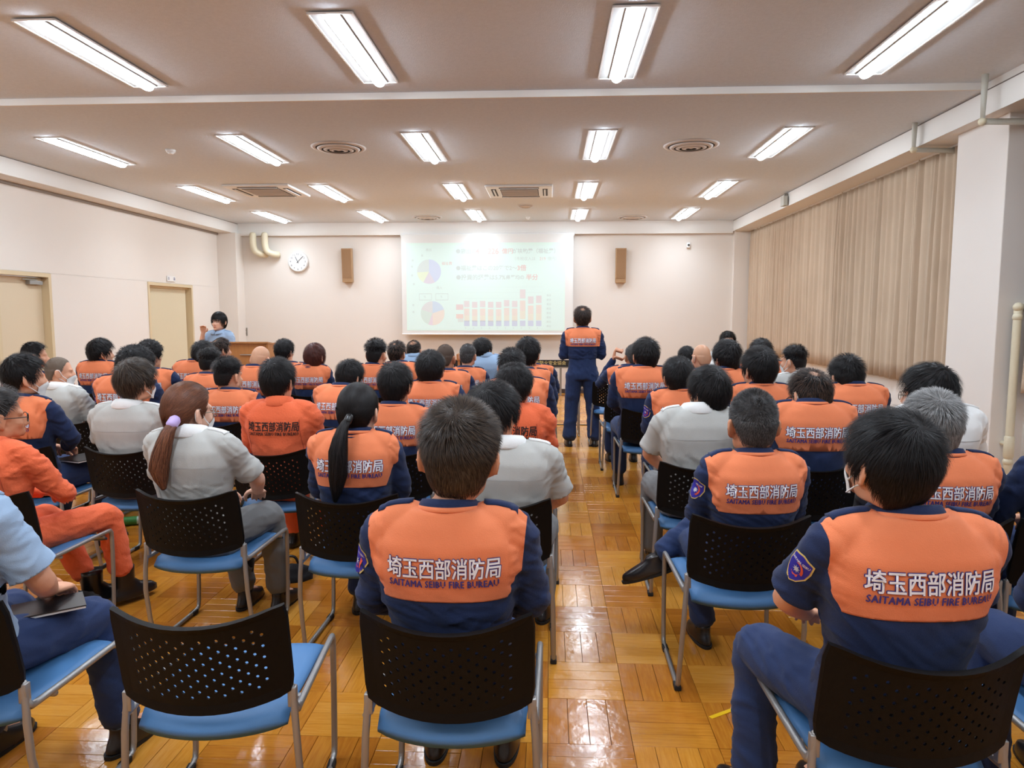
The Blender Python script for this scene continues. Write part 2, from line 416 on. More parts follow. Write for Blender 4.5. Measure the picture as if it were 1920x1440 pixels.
# ---- ceiling
struct('ceiling', G().box(XL-.2, XR+.2, 6.12, YB+.2, ZC, ZC+.2), M_ceil)
struct('ceiling_rear', G().box(XL-.2, XR+.2, YN-.2, 6.12, ZN+.012, ZN+.2), M_ceil)
struct('trim_1', G().box(-6.19, 3.47, 6.095, 6.122, ZC-.004, ZN+.02, .002), M_beam)
struct('beam_left', G().box(XL, -6.19, YN, YB, 3.135, 3.42, .004), M_beam)
struct('trim_2', G().box(XL+.002, XL+.03, YN, 13.8, 3.10, 3.14), mat('rail_grey', srgb(150, 140, 132), .5))
struct('beam_right', G().box(3.47, XR, YN, 14.06, 3.135, 3.42, .004), M_beam)
struct('beam_back', G().box(-6.19, 3.47, 14.05, YB, 3.10, 3.42, .004), M_beam)
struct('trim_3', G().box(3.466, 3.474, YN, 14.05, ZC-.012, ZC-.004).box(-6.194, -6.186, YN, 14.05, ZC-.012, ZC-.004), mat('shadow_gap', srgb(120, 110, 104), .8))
struct('trim_4', G().box(3.462, 3.47, YN, 14.05, 3.133, 3.15), M_beam)
# ---- curtains
def curtain(name, label, y0, y1, z0, z1, X, m, n, amp, seed):
    rg = random.Random(seed); pts = []; y = y0; ph = 0
    N = int((y1-y0)/.011); V = []; F = []; rows = 12
    w = [rg.uniform(.4, 1.9) for _ in range(n+2)]; s = sum(w[:n]); cum = [0]
    for k in w[:n]: cum.append(cum[-1]+k/s)
    am = [rg.uniform(.35, 1.25) for _ in range(n+2)]
    for r in range(rows+1):
        v = r/rows; z = z1-(z1-z0)*v
        for i in range(N+1):
            u = i/N; k = min(max(0, np.searchsorted(cum, u)-1), n-1); f = (u-cum[k])/(cum[k+1]-cum[k])
            a = amp*(am[k]*(1-f)+am[k+1]*f)*(.55+.45*min(1, v*3))
            wv = cos(2*pi*f); wv = math.copysign(abs(wv)**.75, wv)
            x = X+a*wv+.006*sin(9*u*n*.37+3*v)+ .012*noise.noise((u*40, v*1.5, seed))
            yy = y0+(y1-y0)*u+.025*noise.noise((u*18, v*1.6, seed+5))*v
            zz = z-(.0 if r < rows else .012*noise.noise((u*6, 0, seed)))
            V.append((x, yy, zz))
    for r in range(rows):
        for i in range(N): a = r*(N+1)+i; F.append((a, a+1, a+N+2, a+N+1))
    me = new_mesh(name, V, F, m, True); o = obj(name, me); tag(o, label, 'curtain')
    sd = o.modifiers.new('t', 'SOLIDIFY'); sd.thickness = .003
    return o
curtain('curtain', 'long pleated beige curtain closed over the row of windows on the right wall', 6.84, 14.0, .845, 3.13, 3.79, M_cur, 56, .034, 3)
curtain('curtain', 'narrow cream lining curtain between beige curtain and white pillar', 6.73, 6.86, .84, 2.25, 3.80, M_cur2, 3, .012, 4)
curtain('curtain', 'beige curtain drawn open beside the pipe at the right edge of the photo', 4.60, 5.84, .93, 1.68, 3.73, M_cur, 12, .026, 5)
struct('trim_5', G().box(3.77, 3.82, 6.9, 13.7, 3.118, 3.135), M_beam)
# ---- ceiling lights
LIGHTX = [-5.09, -3.22, -1.35, .50, 2.37]
LROWS = [(-.85, ZN), (1.82, ZN), (4.47, ZN), (7.17, ZC), (9.93, ZC), (12.40, ZC)]
LL, LW = 1.32, .285
def light_parts():
    fr = G(); h = LW/2; 
    for x0, x1, y0, y1 in ((-h, -h+.012, 0, LL), (h-.012, h, 0, LL), (-h, h, 0, .012), (-h, h, LL-.012, LL)): fr.box(x0, x1, y0, y1, -.012, 0)
    wg = G()
    for s in (-1, 1):
        V = [(s*(h-.012), .012, -.006), (s*(h-.012), LL-.012, -.006), (s*.052, LL-.012, -.001), (s*.052, .012, -.001)]
        wg.add(V, [(0, 1, 2, 3)])
    wg.box(-.058, .058, .012, LL-.012, -.010, -.0005)
    n = 12; V = []; F = []
    for yy, q in ((.012, .3), (.02, .85), (.05, 1), (LL-.05, 1), (LL-.02, .85), (LL-.012, .3)):
        for k in range(n): a = pi+pi*k/(n-1); V.append((.044*cos(a)*q, yy, -.011+.040*sin(a)*q))
    for i in range(5):
        for k in range(n-1): F.append((i*n+k, i*n+k+1, (i+1)*n+k+1, (i+1)*n+k))
    F.append(tuple(range(n))); F.append(tuple(range(5*n, 6*n)))
    return fr.mesh('frame', M_fixt, False), wg.mesh('reflector', mat('reflector_white', srgb(196, 196, 194), .5), False), fixn(new_mesh('tube', V, F, M_tube, True))
lf, lw_, lt = light_parts()
ROWN = {1.82: 'row overhead', -.85: 'row behind the camera', 4.47: 'row nearest the camera', 7.17: 'second row from the camera', 9.93: 'third row from the camera', 12.40: 'farthest row'}
COLN = ['by the left wall', 'second from the left wall', 'middle of five', 'second from the curtain side', 'by the curtain side']
for (y, z) in LROWS:
    for ci, x in enumerate(LIGHTX):
        t = thing('ceiling_light', 'long recessed LED light, %s, %s' % (ROWN.get(y) or ({1.82: 'in the row overhead', -.85: 'in the row behind the camera'}[y]), COLN[ci]), 'ceiling light', (x, y, z), group='LED ceiling lights')
        obj('frame', lf, t); obj('reflector', lw_, t); obj('tube', lt, t)
        ld = bpy.data.lights.get('tube_lamp')
        if ld is None:
            ld = bpy.data.lights.new('tube_lamp', 'AREA'); ld.shape = 'RECTANGLE'; ld.size = .12; ld.size_y = 1.25; ld.energy = LIGHT_W; ld.color = (.85, .98, 1.13); ld.spread = radians(140)
        lo = bpy.data.objects.new('lamp', ld); COL.objects.link(lo); lo.parent = t; lo.location = (0, LL/2, -.056)
# ---- ceiling fittings
def diffuser(label, x, y, r):
    t = thing('air_diffuser', label, 'ceiling vent', (x, y, ZC)); g = G(); g.disc((0, 0, -.004), r*.98, .004, 40).build('backing', M_slot, t)
    for a, b, z in ((1, .84, -.006), (.78, .62, -.022), (.56, .42, -.030), (.34, .2, -.034), (.12, 0, -.03)):
        n = 40; V = []; F = []
        for rr, zz in ((a*r, z), (max(b, .01)*r, z-.010), (max(b, .01)*r, z-.006), (a*r, z+.004)):
            for k in range(n): V.append((rr*cos(2*pi*k/n), rr*sin(2*pi*k/n), zz))
        for i in range(4):
            for k in range(n): F.append((i*n+k, i*n+(k+1) % n, ((i+1) % 4)*n+(k+1) % n, ((i+1) % 4)*n+k))
        obj('ring', fixn(new_mesh('ring', V, F, M_ceil2, True)), t)
M_ceil2 = mat('diffuser_grey', srgb(222, 214, 208), .6)
for px, py, r, lb in ((635, 276, .29, 'large round ceiling air diffuser left of centre, second light row'), (1296, 272, .29, 'large round ceiling air diffuser toward the curtain side, second light row'),
                      (801, 407, .27, 'far round ceiling air diffuser left of the screen centre'), (1186, 407, .27, 'far round ceiling air diffuser right of the screen'), (985, 385, .13, 'small round ceiling vent in front of the air conditioner')):
    p = onZ(px, py, ZC); diffuser(lb, p[0], p[1], r)
def cassette(label, px, py):
    p = onZ(px, py, ZC); t = thing('air_conditioner', label, 'air conditioner', (p[0], p[1], ZC)); a = .47
    G().box(-a, a, -a, a, -.03, 0, .01).build('panel', M_fixt, t)
    G().box(-.27, .27, -.27, .27, -.034, -.028).build('intake_backing', M_slot, t)
    for k in range(9): G().box(-.26, .26, -.25+k*.058, -.225+k*.058, -.040, -.030).build('grille_bar', M_ceil2, t)
    for k in range(4):
        e = G().box(-.28, .28, -.40, -.33, -.035, -.029).build('outlet', M_slot, t, rot=(0, 0, k*pi/2))
        G().box(-.27, .27, -.012, .012, -.004, .03).build('flap', M_fixt, t, loc=(.36*sin(k*pi/2), -.36*cos(k*pi/2), -.04), rot=(0, 0, k*pi/2))
cassette('square ceiling cassette air conditioner left of centre', 502, 356); cassette('square ceiling cassette air conditioner above the screen, beside the middle lights', 975, 357)
def detector(label, px, py, r=.055):
    p = onZ(px, py, ZC); t = thing('smoke_detector', label, 'smoke detector', (p[0], p[1], ZC))
    G().disc((0, 0, -.03), r*.8, .03, 24, r2=r).build('base', M_fixt, t, True); G().disc((0, 0, -.045), r*.45, .015, 20, r2=r*.6).build('sensor', M_fixt, t, True)
detector('small white smoke detector between the left lights of the second row', 320, 281); detector('tiny white sprinkler-like detector by the small vent near the screen', 990, 407, .04)
# ---- pipes
def pipe(label, P, r, m, name='pipe', joint=True):
    t = thing(name, label, 'pipe', (0, 0, 0)); G().tube(P, [r]*len(P), 14).build('pipe_run', m, t, True)
    if joint:
        for q in P[1:-1]:
            V, F = ellipsoid(q, (r*1.22,)*3, 14, 10); obj('elbow', new_mesh('elbow', V, F, M_pipew), t)
    return t
a = onZ(1845, 152, ZN); xx, yy = 3.40, 5.15
p0 = onX(1842, 228, 3.335); pipe('grey drain pipe dropping from the ceiling and turning above the white pillar, nearer one', [(3.335, p0[1], 3.395), (3.335, p0[1], p0[2]), (XR+.30, p0[1]+.02, p0[2]-.005)], .026, M_pipeg)
p0 = onX(1713, 281, 3.41); pipe('grey drain pipe dropping from the ceiling in front of the curtain, farther one', [(3.41, p0[1], 3.395), (3.41, p0[1], p0[2]), (XR+.05, p0[1]+.02, p0[2]-.01)], .026, M_pipeg)
for k, px in enumerate((476, 498)):
    p = onY(px, 440, 14.0); V = [(p[0], 13.95, 3.12), (p[0], 13.95, 2.92), (p[0]+.03, 13.97, 2.80), (p[0]+.12, 14.0, 2.745), (p[0]+.20, 14.09, 2.735)]
    t = thing('bent_pipe', 'thick white bent pipe at the top of the back wall, %s one' % ('left' if k == 0 else 'right'), 'pipe', (0, 0, 0), group='white pipes on the back wall')
    G().tube(V, [.063]*5, 16, 4).build('pipe_run', M_pipew, t, True)
q = onX(1906, 576, 3.70); PY = 5.90; q2 = onX(1893, 895, 3.70)
t = pipe('cream vertical pipe with elbows on the wall right of the white pillar', [(XR-.045, PY+.10, q[2]), (3.70, PY, q[2]), (3.70, PY, q[2]-.08), (3.70, PY, q2[2]+.12), (3.70, PY+.005, q2[2]), (XR-.045, PY+.02, q2[2]-.04)], .031, M_pipew)
G().tube([(3.70, PY, q2[2]+.32), (3.70, PY, q2[2]+.16)], [.038, .038], 14).build('collar', M_pipew, t, True); G().tube([(3.70, PY, q2[2]+.26), (3.70, 5.99, q2[2]+.26)], [.020]*2, 12).build('bracket', M_pipew, t, True)
p0 = onX(1473, 376, 3.44); t = thing('motion_sensor', 'small grey sensor box under the right ceiling beam', 'sensor', (3.42, p0[1], p0[2]))
G().box(-.03, .03, -.07, .07, -.08, .06, .006).build('housing', M_pipeg, t); G().box(-.005, .05, -.02, .02, .05, .1).build('bracket', M_alu, t)
p0 = onY(1290, 460, YB); t = thing('wall_sensor', 'tiny white sensor at the top of the back wall right of the screen', 'sensor', (p0[0], YB, p0[2]))
G().box(-.03, .03, -.06, 0, -.05, .05, .008).build('housing', M_fixt, t); G().disc((0, -.075, 0), .02, .02, 16, 'y').build('lens', M_slot, t)
# ---- doors
def door(n, D, label):
    t = thing('door_%d' % n, label, None, (XL, (D[0]+D[1])/2, 0)); t['kind'] = 'structure'; w = (D[1]-D[0])/2
    G().box(-.14, .012, -w, -w+.05, 0, 2.08).box(-.14, .012, w-.05, w, 0, 2.08).box(-.14, .012, -w+.05, w-.05, 2.03, 2.08).build('door_frame', M_frame, t)
    return t, w
t, w = door(1, D1, 'beige flush door with a closer at the left')
G().box(-.13, -.09, -w+.052, w-.052, .01, 2.025).build('door_leaf', M_doorp, t)
c = G().box(-.09, -.03, w-.33, w-.10, 1.93, 1.98, .004).build('door_closer', M_steel, t); G().box(-.05, -.035, w-.45, w-.2, 1.985, 1.997).build('closer_arm', M_alu, c)
G().tube([(-.09, w-.12, .98), (-.04, w-.12, .98), (-.04, w-.22, .98)], [.009]*3, 10).build('handle', M_steel, t, True)
t, w = door(2, D2, 'doorway closed by a cream concertina door')
n = 26; V = []; F = []
for i in range(n+1):
    y = -w+.052+(2*w-.104)*i/n; x = -.10+(.022 if i % 2 else -.022); V += [(x, y, .01), (x, y, 2.0)]
for i in range(n): F.append((2*i, 2*i+2, 2*i+3, 2*i+1))
o = obj('folding_screen', new_mesh('folding_screen', V, F, mat('concertina_cream', srgb(232, 220, 190), .5), False), t); o.modifiers.new('s', 'SOLIDIFY').thickness = .006
G().box(-.13, -.06, -w+.05, w-.05, 2.0, 2.03).build('track', M_frame, t)
p0 = onX(320, 525, XL); t = thing('door_sign', 'small white name plate above the left doorway', 'sign', (XL+.004, p0[1], 2.16))
G().box(0, .012, -.13, .13, -.045, .045, .002).build('plate', M_fixt, t)
flat_text('lettering', '会　　議', mat('sign_blue', srgb(110, 110, 150), .6), t, .06, (.0135, 0, 0), (pi/2, 0, pi/2))
# ---- back wall things
p0 = onY(559, 491, YB-.03); t = thing('wall_clock', 'round white wall clock showing about eight past eleven', 'clock', (p0[0], YB, p0[2])); R = .205
G().disc((0, -.05, 0), R*.97, .05, 48, 'y', r2=R).build('case', M_fixt, t, True)
G().disc((0, -.052, 0), R*.90, .002, 48, 'y').build('face', mat('clock_face', srgb(250, 250, 250), .5), t)
M_ink = mat('black_ink', srgb(20, 20, 22), .6)
for h in range(1, 13):
    a = radians(90-30*h); flat_text('numeral', str(h), M_ink, t, .052, (R*.72*cos(a), -.0535, R*.72*sin(a)))
for nm, ang, L_, wd in (('hour_hand', radians(90-30*11.13), .11, .011), ('minute_hand', radians(90-6*7.6), .155, .008)):
    G().box(-.03, L_, -.002, .002, -wd/2, wd/2).build(nm, M_ink, t, loc=(0, -.058, 0), rot=(0, -ang, 0))
M_spk = mat('speaker_wood', srgb(178, 142, 104), .55, var=.06, vscale=20); M_spk2 = mat('speaker_cloth', srgb(160, 124, 90), .9, bump=.5, bscale=400)
for px, lb in ((651, 'tall narrow brown wall speaker left of the screen'), (1164, 'tall narrow brown wall speaker right of the screen')):
    p0 = onY(px, 497, YB-.1); t = thing('wall_speaker', lb, 'speaker', (p0[0], YB, p0[2])); t.rotation_euler = (radians(4), 0, 0)
    G().box(-.10, .10, -.14, -.02, -.33, .33, .006).build('cabinet', M_spk, t); G().box(-.085, .085, -.146, -.138, -.25, .31).build('grille', M_spk2, t)
    for k in range(4): G().disc((0, -.149, .22-.13*k), .045, .004, 20, 'y').build('driver', M_spk2, t)
    G().box(-.04, .04, -.03, 0, -.05, .05).build('bracket', M_slot, t)
p0 = onY(461, 622, YB); t = thing('light_switch', 'narrow grey wall switch beside the speaker in light blue', 'switch', (p0[0], YB, p0[2])); G().box(-.035, .035, -.012, 0, -.08, .08, .003).build('plate', M_alu, t)
for z in (-.03, .03): G().box(-.012, .012, -.018, -.01, z-.015, z+.015).build('rocker', M_slot, t)
# ---- screen
SY = 13.98; A = onY(752, 445, SY); B = onY(1071, 627, SY)
t = thing('projection_screen', 'large white pull-down projection screen showing a pale slide on the back wall', 'screen', (0, SY, 0))
sx0, sx1, sz0, sz1 = A[0], B[0]-.0, B[2], 3.10
G().box(sx0, sx1+.03, 0, .004, sz0, sz1).build('screen_fabric', mat('screen_fabric', srgb(236, 236, 232), .9), t)
G().tube([(sx0, .002, sz0), (sx1+.03, .002, sz0)], [.014]*2, 10).build('weight_bar', M_fixt, t, True)
G().tube([(sx0, .04, 3.09), (sx1+.03, .04, 3.09)], [.035]*2, 12).build('roller', M_fixt, t, True)
px0, px1, pz0, pz1 = onY(761, 455, SY)[0], onY(1060, 455, SY)[0], onY(900, 620, SY)[2], onY(900, 455, SY)[2]
def glow(name, rgb, e=.10): 
    if name.startswith('slide_') and name[6].isdigit(): rgb = tuple(q*.62+w*.38 for q, w in zip(rgb, (232, 251, 244)))
    c = srgb(*rgb); return mat(name, (c[0]*.58, c[1]*.58, c[2]*.58, 1), .9, emit=c, estr=.38)
G().box(px0, px1, -.002, 0, pz0, pz1).build('projected_image', glow('slide_ground', (232, 252, 242)), t)
sl = G().box(px0+.03, px1-.03, -.003, -.002, pz0+.03, pz1-.05).build('slide_page', glow('slide_page', (232, 251, 244)), t)
SW, SH = px1-px0, pz1-pz0
def S(u, v): return (px0+SW*u, pz1-SH*v)        # slide fractions
def stxt(s, u, v, size, rgb, al='LEFT', off=0):
    x, z = S(u, v); flat_text('slide_text', s, glow('slide_%d_%d_%d' % rgb, rgb, .09), t, size, (x, -.0045, z), align=al, off=off, th=.0005)
RED, GRY = (238, 190, 186), (206, 212, 208)
stxt('●歳出の', .315, .10, .105, GRY, off=.002); stxt('4', .44, .10, .15, RED, off=.003); stxt('割', .475, .10, .10, GRY, off=.002); stxt('226', .515, .10, .145, RED, off=.003); stxt('億円', .605, .10, .11, RED, off=.002); stxt('が扶助費（福祉費）', .67, .10, .10, GRY, off=.002)
stxt('（市税収入は', .67, .185, .075, GRY); stxt('219', .84, .185, .08, RED); stxt('億円）', .89, .185, .075, GRY)
stxt('●福祉費はこの20年で2～', .315, .29, .105, GRY, off=.002); stxt('3倍', .70, .29, .12, RED, off=.003)
stxt('●投資的経費は5.7%', .315, .395, .11, GRY, off=.002); stxt('県平均の', .63, .395, .09, GRY, off=.002); stxt('半分', .755, .395, .12, RED, off=.003)
def pie(u, v, r, parts):
    cx, cz = S(u, v); a = pi/2
    for frac, rgb in parts:
        n = max(3, int(40*frac)); V = [(cx, -.004, cz)]
        for i in range(n+1): b = a-2*pi*frac*i/n; V.append((cx+r*cos(b), -.004, cz+r*sin(b)))
        obj('pie_slice', new_mesh('pie_slice', V, [(0, i+1, i+2) for i in range(n)], glow('slide_%d_%d_%d' % rgb, rgb, .09), False), t); a -= 2*pi*frac
pie(.145, .325, .235, ((.42, (212, 214, 246)), (.16, (230, 210, 226)), (.16, (240, 244, 206)), (.26, (222, 226, 222))))
pie(.165, .80, .235, ((.2, (206, 216, 240)), (.3, (248, 220, 206)), (.06, (240, 206, 222)), (.24, (218, 230, 220)), (.2, (228, 218, 220))))
stxt('歳出', .125, .08, .06, GRY); stxt('歳入', .19, .51, .06, GRY); stxt('福祉費', .225, .235, .07, RED)
for (u, v) in ((.035, .2), (.03, .27), (.03, .37), (.04, .47), (.095, .145), (.035, .71), (.035, .79)): stxt('費', u, v, .045, GRY)
def srect(u0, u1, v0, v1, rgb, y=-.0042):
    a, b = S(u0, v1), S(u1, v0); G().box(a[0], b[0], y, y+.0006, a[1], b[1]).build('chart_bar', glow('slide_%d_%d_%d' % rgb, rgb, .09), t)
for u in (.08, .185):
    for r4 in ((u, u+.08, .575, .58), (u, u+.08, .645, .65), (u, u+.002, .58, .645), (u+.078, u+.08, .58, .645)): srect(*r4, GRY)
    stxt('%', u+.03, .612, .06, GRY)
for v in (.5, .565, .63): srect(.355, .86, v, v+.002, (216, 230, 224))
hts = [.29, .28, .29, .28, .28, .30, .29, .42, .34, .35]; base = .95
for k, h in enumerate(hts):
    u = .365+k*.0505; top = base-h; c1, c2, c3 = (236, 212, 214), (246, 216, 206), (206, 204, 232)
    srect(u, u+.034, top, top+h*.24, c1); srect(u, u+.034, top+h*.30, base-h*.42, c2); srect(u, u+.034, base-h*.42, base-h*.20, (244, 226, 206)); srect(u, u+.034, base-.065, base-.003, c3); stxt('年', u+.004, base+.022, .035, GRY)
srect(.315, .36, .70, .76, (238, 200, 200)); srect(.315, .36, .81, .86, (246, 200, 190)); srect(.325, .36, .86, .90, (228, 226, 220))
for v in (.6, .65, .7, .75, .8, .85, .9, .95): stxt('費目', .885, v, .045, GRY)
# ---- front of the room: low banner, wooden ledge, tables, lectern
M_wood = mat('lectern_wood', srgb(182, 120, 66), .4, bump=.1, bscale=30, var=.12, vscale=5, stretch=(12, 12, 1))
M_wood2 = mat('ledge_wood', srgb(170, 112, 66), .5, var=.1, vscale=6)
p0 = onY(1004, 675, 13.7); p1 = onY(1068, 687, 13.7)
t = thing('banner_board', 'low black board with yellow lettering under the projection screen', 'sign', (0, 13.7, 0))
G().box(-1.9, p1[0]+.03, 0, .05, p1[2]-.01, p0[2], .003).build('board', M_ink, t)
G().box(-1.9, p1[0]+.03, -.01, .06, p1[2]-.035, p1[2]-.01).build('lower_rail', M_alu, t)
for x in (-1.8, .2): G().box(x-.02, x+.02, 0, .05, 0, p1[2]-.035).build('leg', M_alu, t)
flat_text('lettering', '事務局　入間市防火安全協会', mat('yellow_print', srgb(214, 196, 130), .6), t, .085, (p1[0]-.62, -.001, (p0[2]+p1[2])/2))
p0 = onY(856, 664, 13.3)
t = thing('side_table', 'brown wooden ledge table standing below the screen behind the seated men', 'table', (p0[0]+.42, 13.3, 0))
G().box(-.42, .45, -.02, .3, p0[2]-.12, p0[2], .003).build('apron', M_wood2, t)
for x in (-.38, .40): G().box(x-.02, x+.02, 0, .04, 0, p0[2]-.12).build('leg', M_wood2, t)
def table(label, x0, x1, y, zt=.70, d=.45):
    t = thing('folding_table', label, 'table', ((x0+x1)/2, y, 0)); h = (x1-x0)/2
    G().box(-h, h, -d/2, d/2, zt-.03, zt, .006).build('tabletop', mat('table_white', srgb(226, 222, 212), .4), t)
    for sx in (-1, 1):
        G().tube([(sx*(h-.12), -d/2+.04, .01), (sx*(h-.12), -d/2+.06, zt-.03)], [.012]*2, 8).build('leg', M_steel, t, True)
        G().tube([(sx*(h-.12), d/2-.04, .01), (sx*(h-.12), d/2-.06, zt-.03)], [.012]*2, 8).build('leg', M_steel, t, True)
        G().tube([(sx*(h-.12), -d/2+.02, .012), (sx*(h-.12), d/2-.02, .012)], [.011]*2, 8).build('foot_bar', M_steel, t, True)
    G().box(-h+.15, h-.15, -d/2+.05, d/2-.05, zt-.12, zt-.10).build('shelf', M_steel, t); return t
table('long pale folding table beside and behind the standing man', .25, 1.9, 9.25, .715)
table('pale folding table in front of the seated men in light blue shirts', -2.9, -.9, 9.6, .70)
table('pale folding table by the man in white facing the audience', 2.2, 3.4, 8.9, .70)
q = onY(1110, 719, 9.2)
for k, (x, y) in enumerate(((.55, 9.15), (.85, 9.2), (1.25, 9.2))):
    o = G().box(-.10, .10, -.14, .14, 0, .006+.004*k).build('paper_sheet', M_white, None, loc=(x, y, .7155), rot=(0, 0, .2*k)); tag(o, 'white papers lying on the table behind the standing man, %s' % ('left sheet', 'middle sheet', 'right stack')[k], 'paper', 'papers on the front table')
# lectern
lx0 = onY(430, 641, 9.0)[0]; lx1 = onY(498, 641, 9.0)[0]; lz = onY(470, 641, 9.0)[2]
t = thing('lectern', 'wooden lectern with a sloped top in front of the woman in light blue', 'lectern', ((lx0+lx1)/2-.12, 9.05, 0)); h = (lx1-lx0)/2+.12
G().box(-h+.02, h-.02, 0, .02, 0, lz-.03).build('front_panel', M_wood, t)
for sx in (-1, 1): G().box(sx*h-.012, sx*h+.012, -.01, .42, 0, lz-.02).build('side_panel', M_wood, t)
G().add([(-h-.02, -.03, lz-.02), (h+.02, -.03, lz-.02), (h+.02, .42, lz-.07), (-h-.02, .42, lz-.07), (-h-.02, -.03, lz), (h+.02, -.03, lz), (h+.02, .42, lz-.05), (-h-.02, .42, lz-.05)], [(0, 1, 2, 3), (4, 5, 6, 7), (0, 1, 5, 4), (1, 2, 6, 5), (2, 3, 7, 6), (3, 0, 4, 7)]).build('top', M_wood, t)
G().box(-h+.02, h-.02, .05, .40, .5, .52).build('shelf', M_wood, t)
G().tube([(.0, -.012, lz-.17), (.28, -.012, lz-.17)], [.006]*2, 8).build('rail', M_steel, t, True)
# floor things
p0 = onZ(1050, 797, 0)
o = G().tube([(-1.5, p0[1]-.02, .006), (-.4, p0[1]+.01, .006), (.6, p0[1], .006), (2.2, p0[1]-.02, .006)], [.006]*4, 8, 6).build('floor_cable', M_frameblk, None, True); tag(o, 'thin black cable crossing the floor in front of the tables', 'cable')
a = onZ(1332, 1346, 0); b = onZ(1397, 1322, 0); d = (b-a)[:2]; d /= np.linalg.norm(d); n_ = np.array([-d[1], d[0]])*.009; b2 = a[:2]+d*.30
V = [(*(a[:2]-n_), .0008), (*(b2-n_), .0008), (*(b2+n_), .0008), (*(a[:2]+n_), .0008)]; V += [(x, y, .0016) for x, y, z in V]
o = obj('tape_mark', fixn(new_mesh('tape_mark', V, [(0, 1, 2, 3), (4, 5, 6, 7), (0, 1, 5, 4), (1, 2, 6, 5), (2, 3, 7, 6), (3, 0, 4, 7)], mat('yellow_tape', srgb(240, 190, 20), .5), False))); tag(o, 'strip of yellow tape stuck on the parquet by the masked man at the right', 'tape')
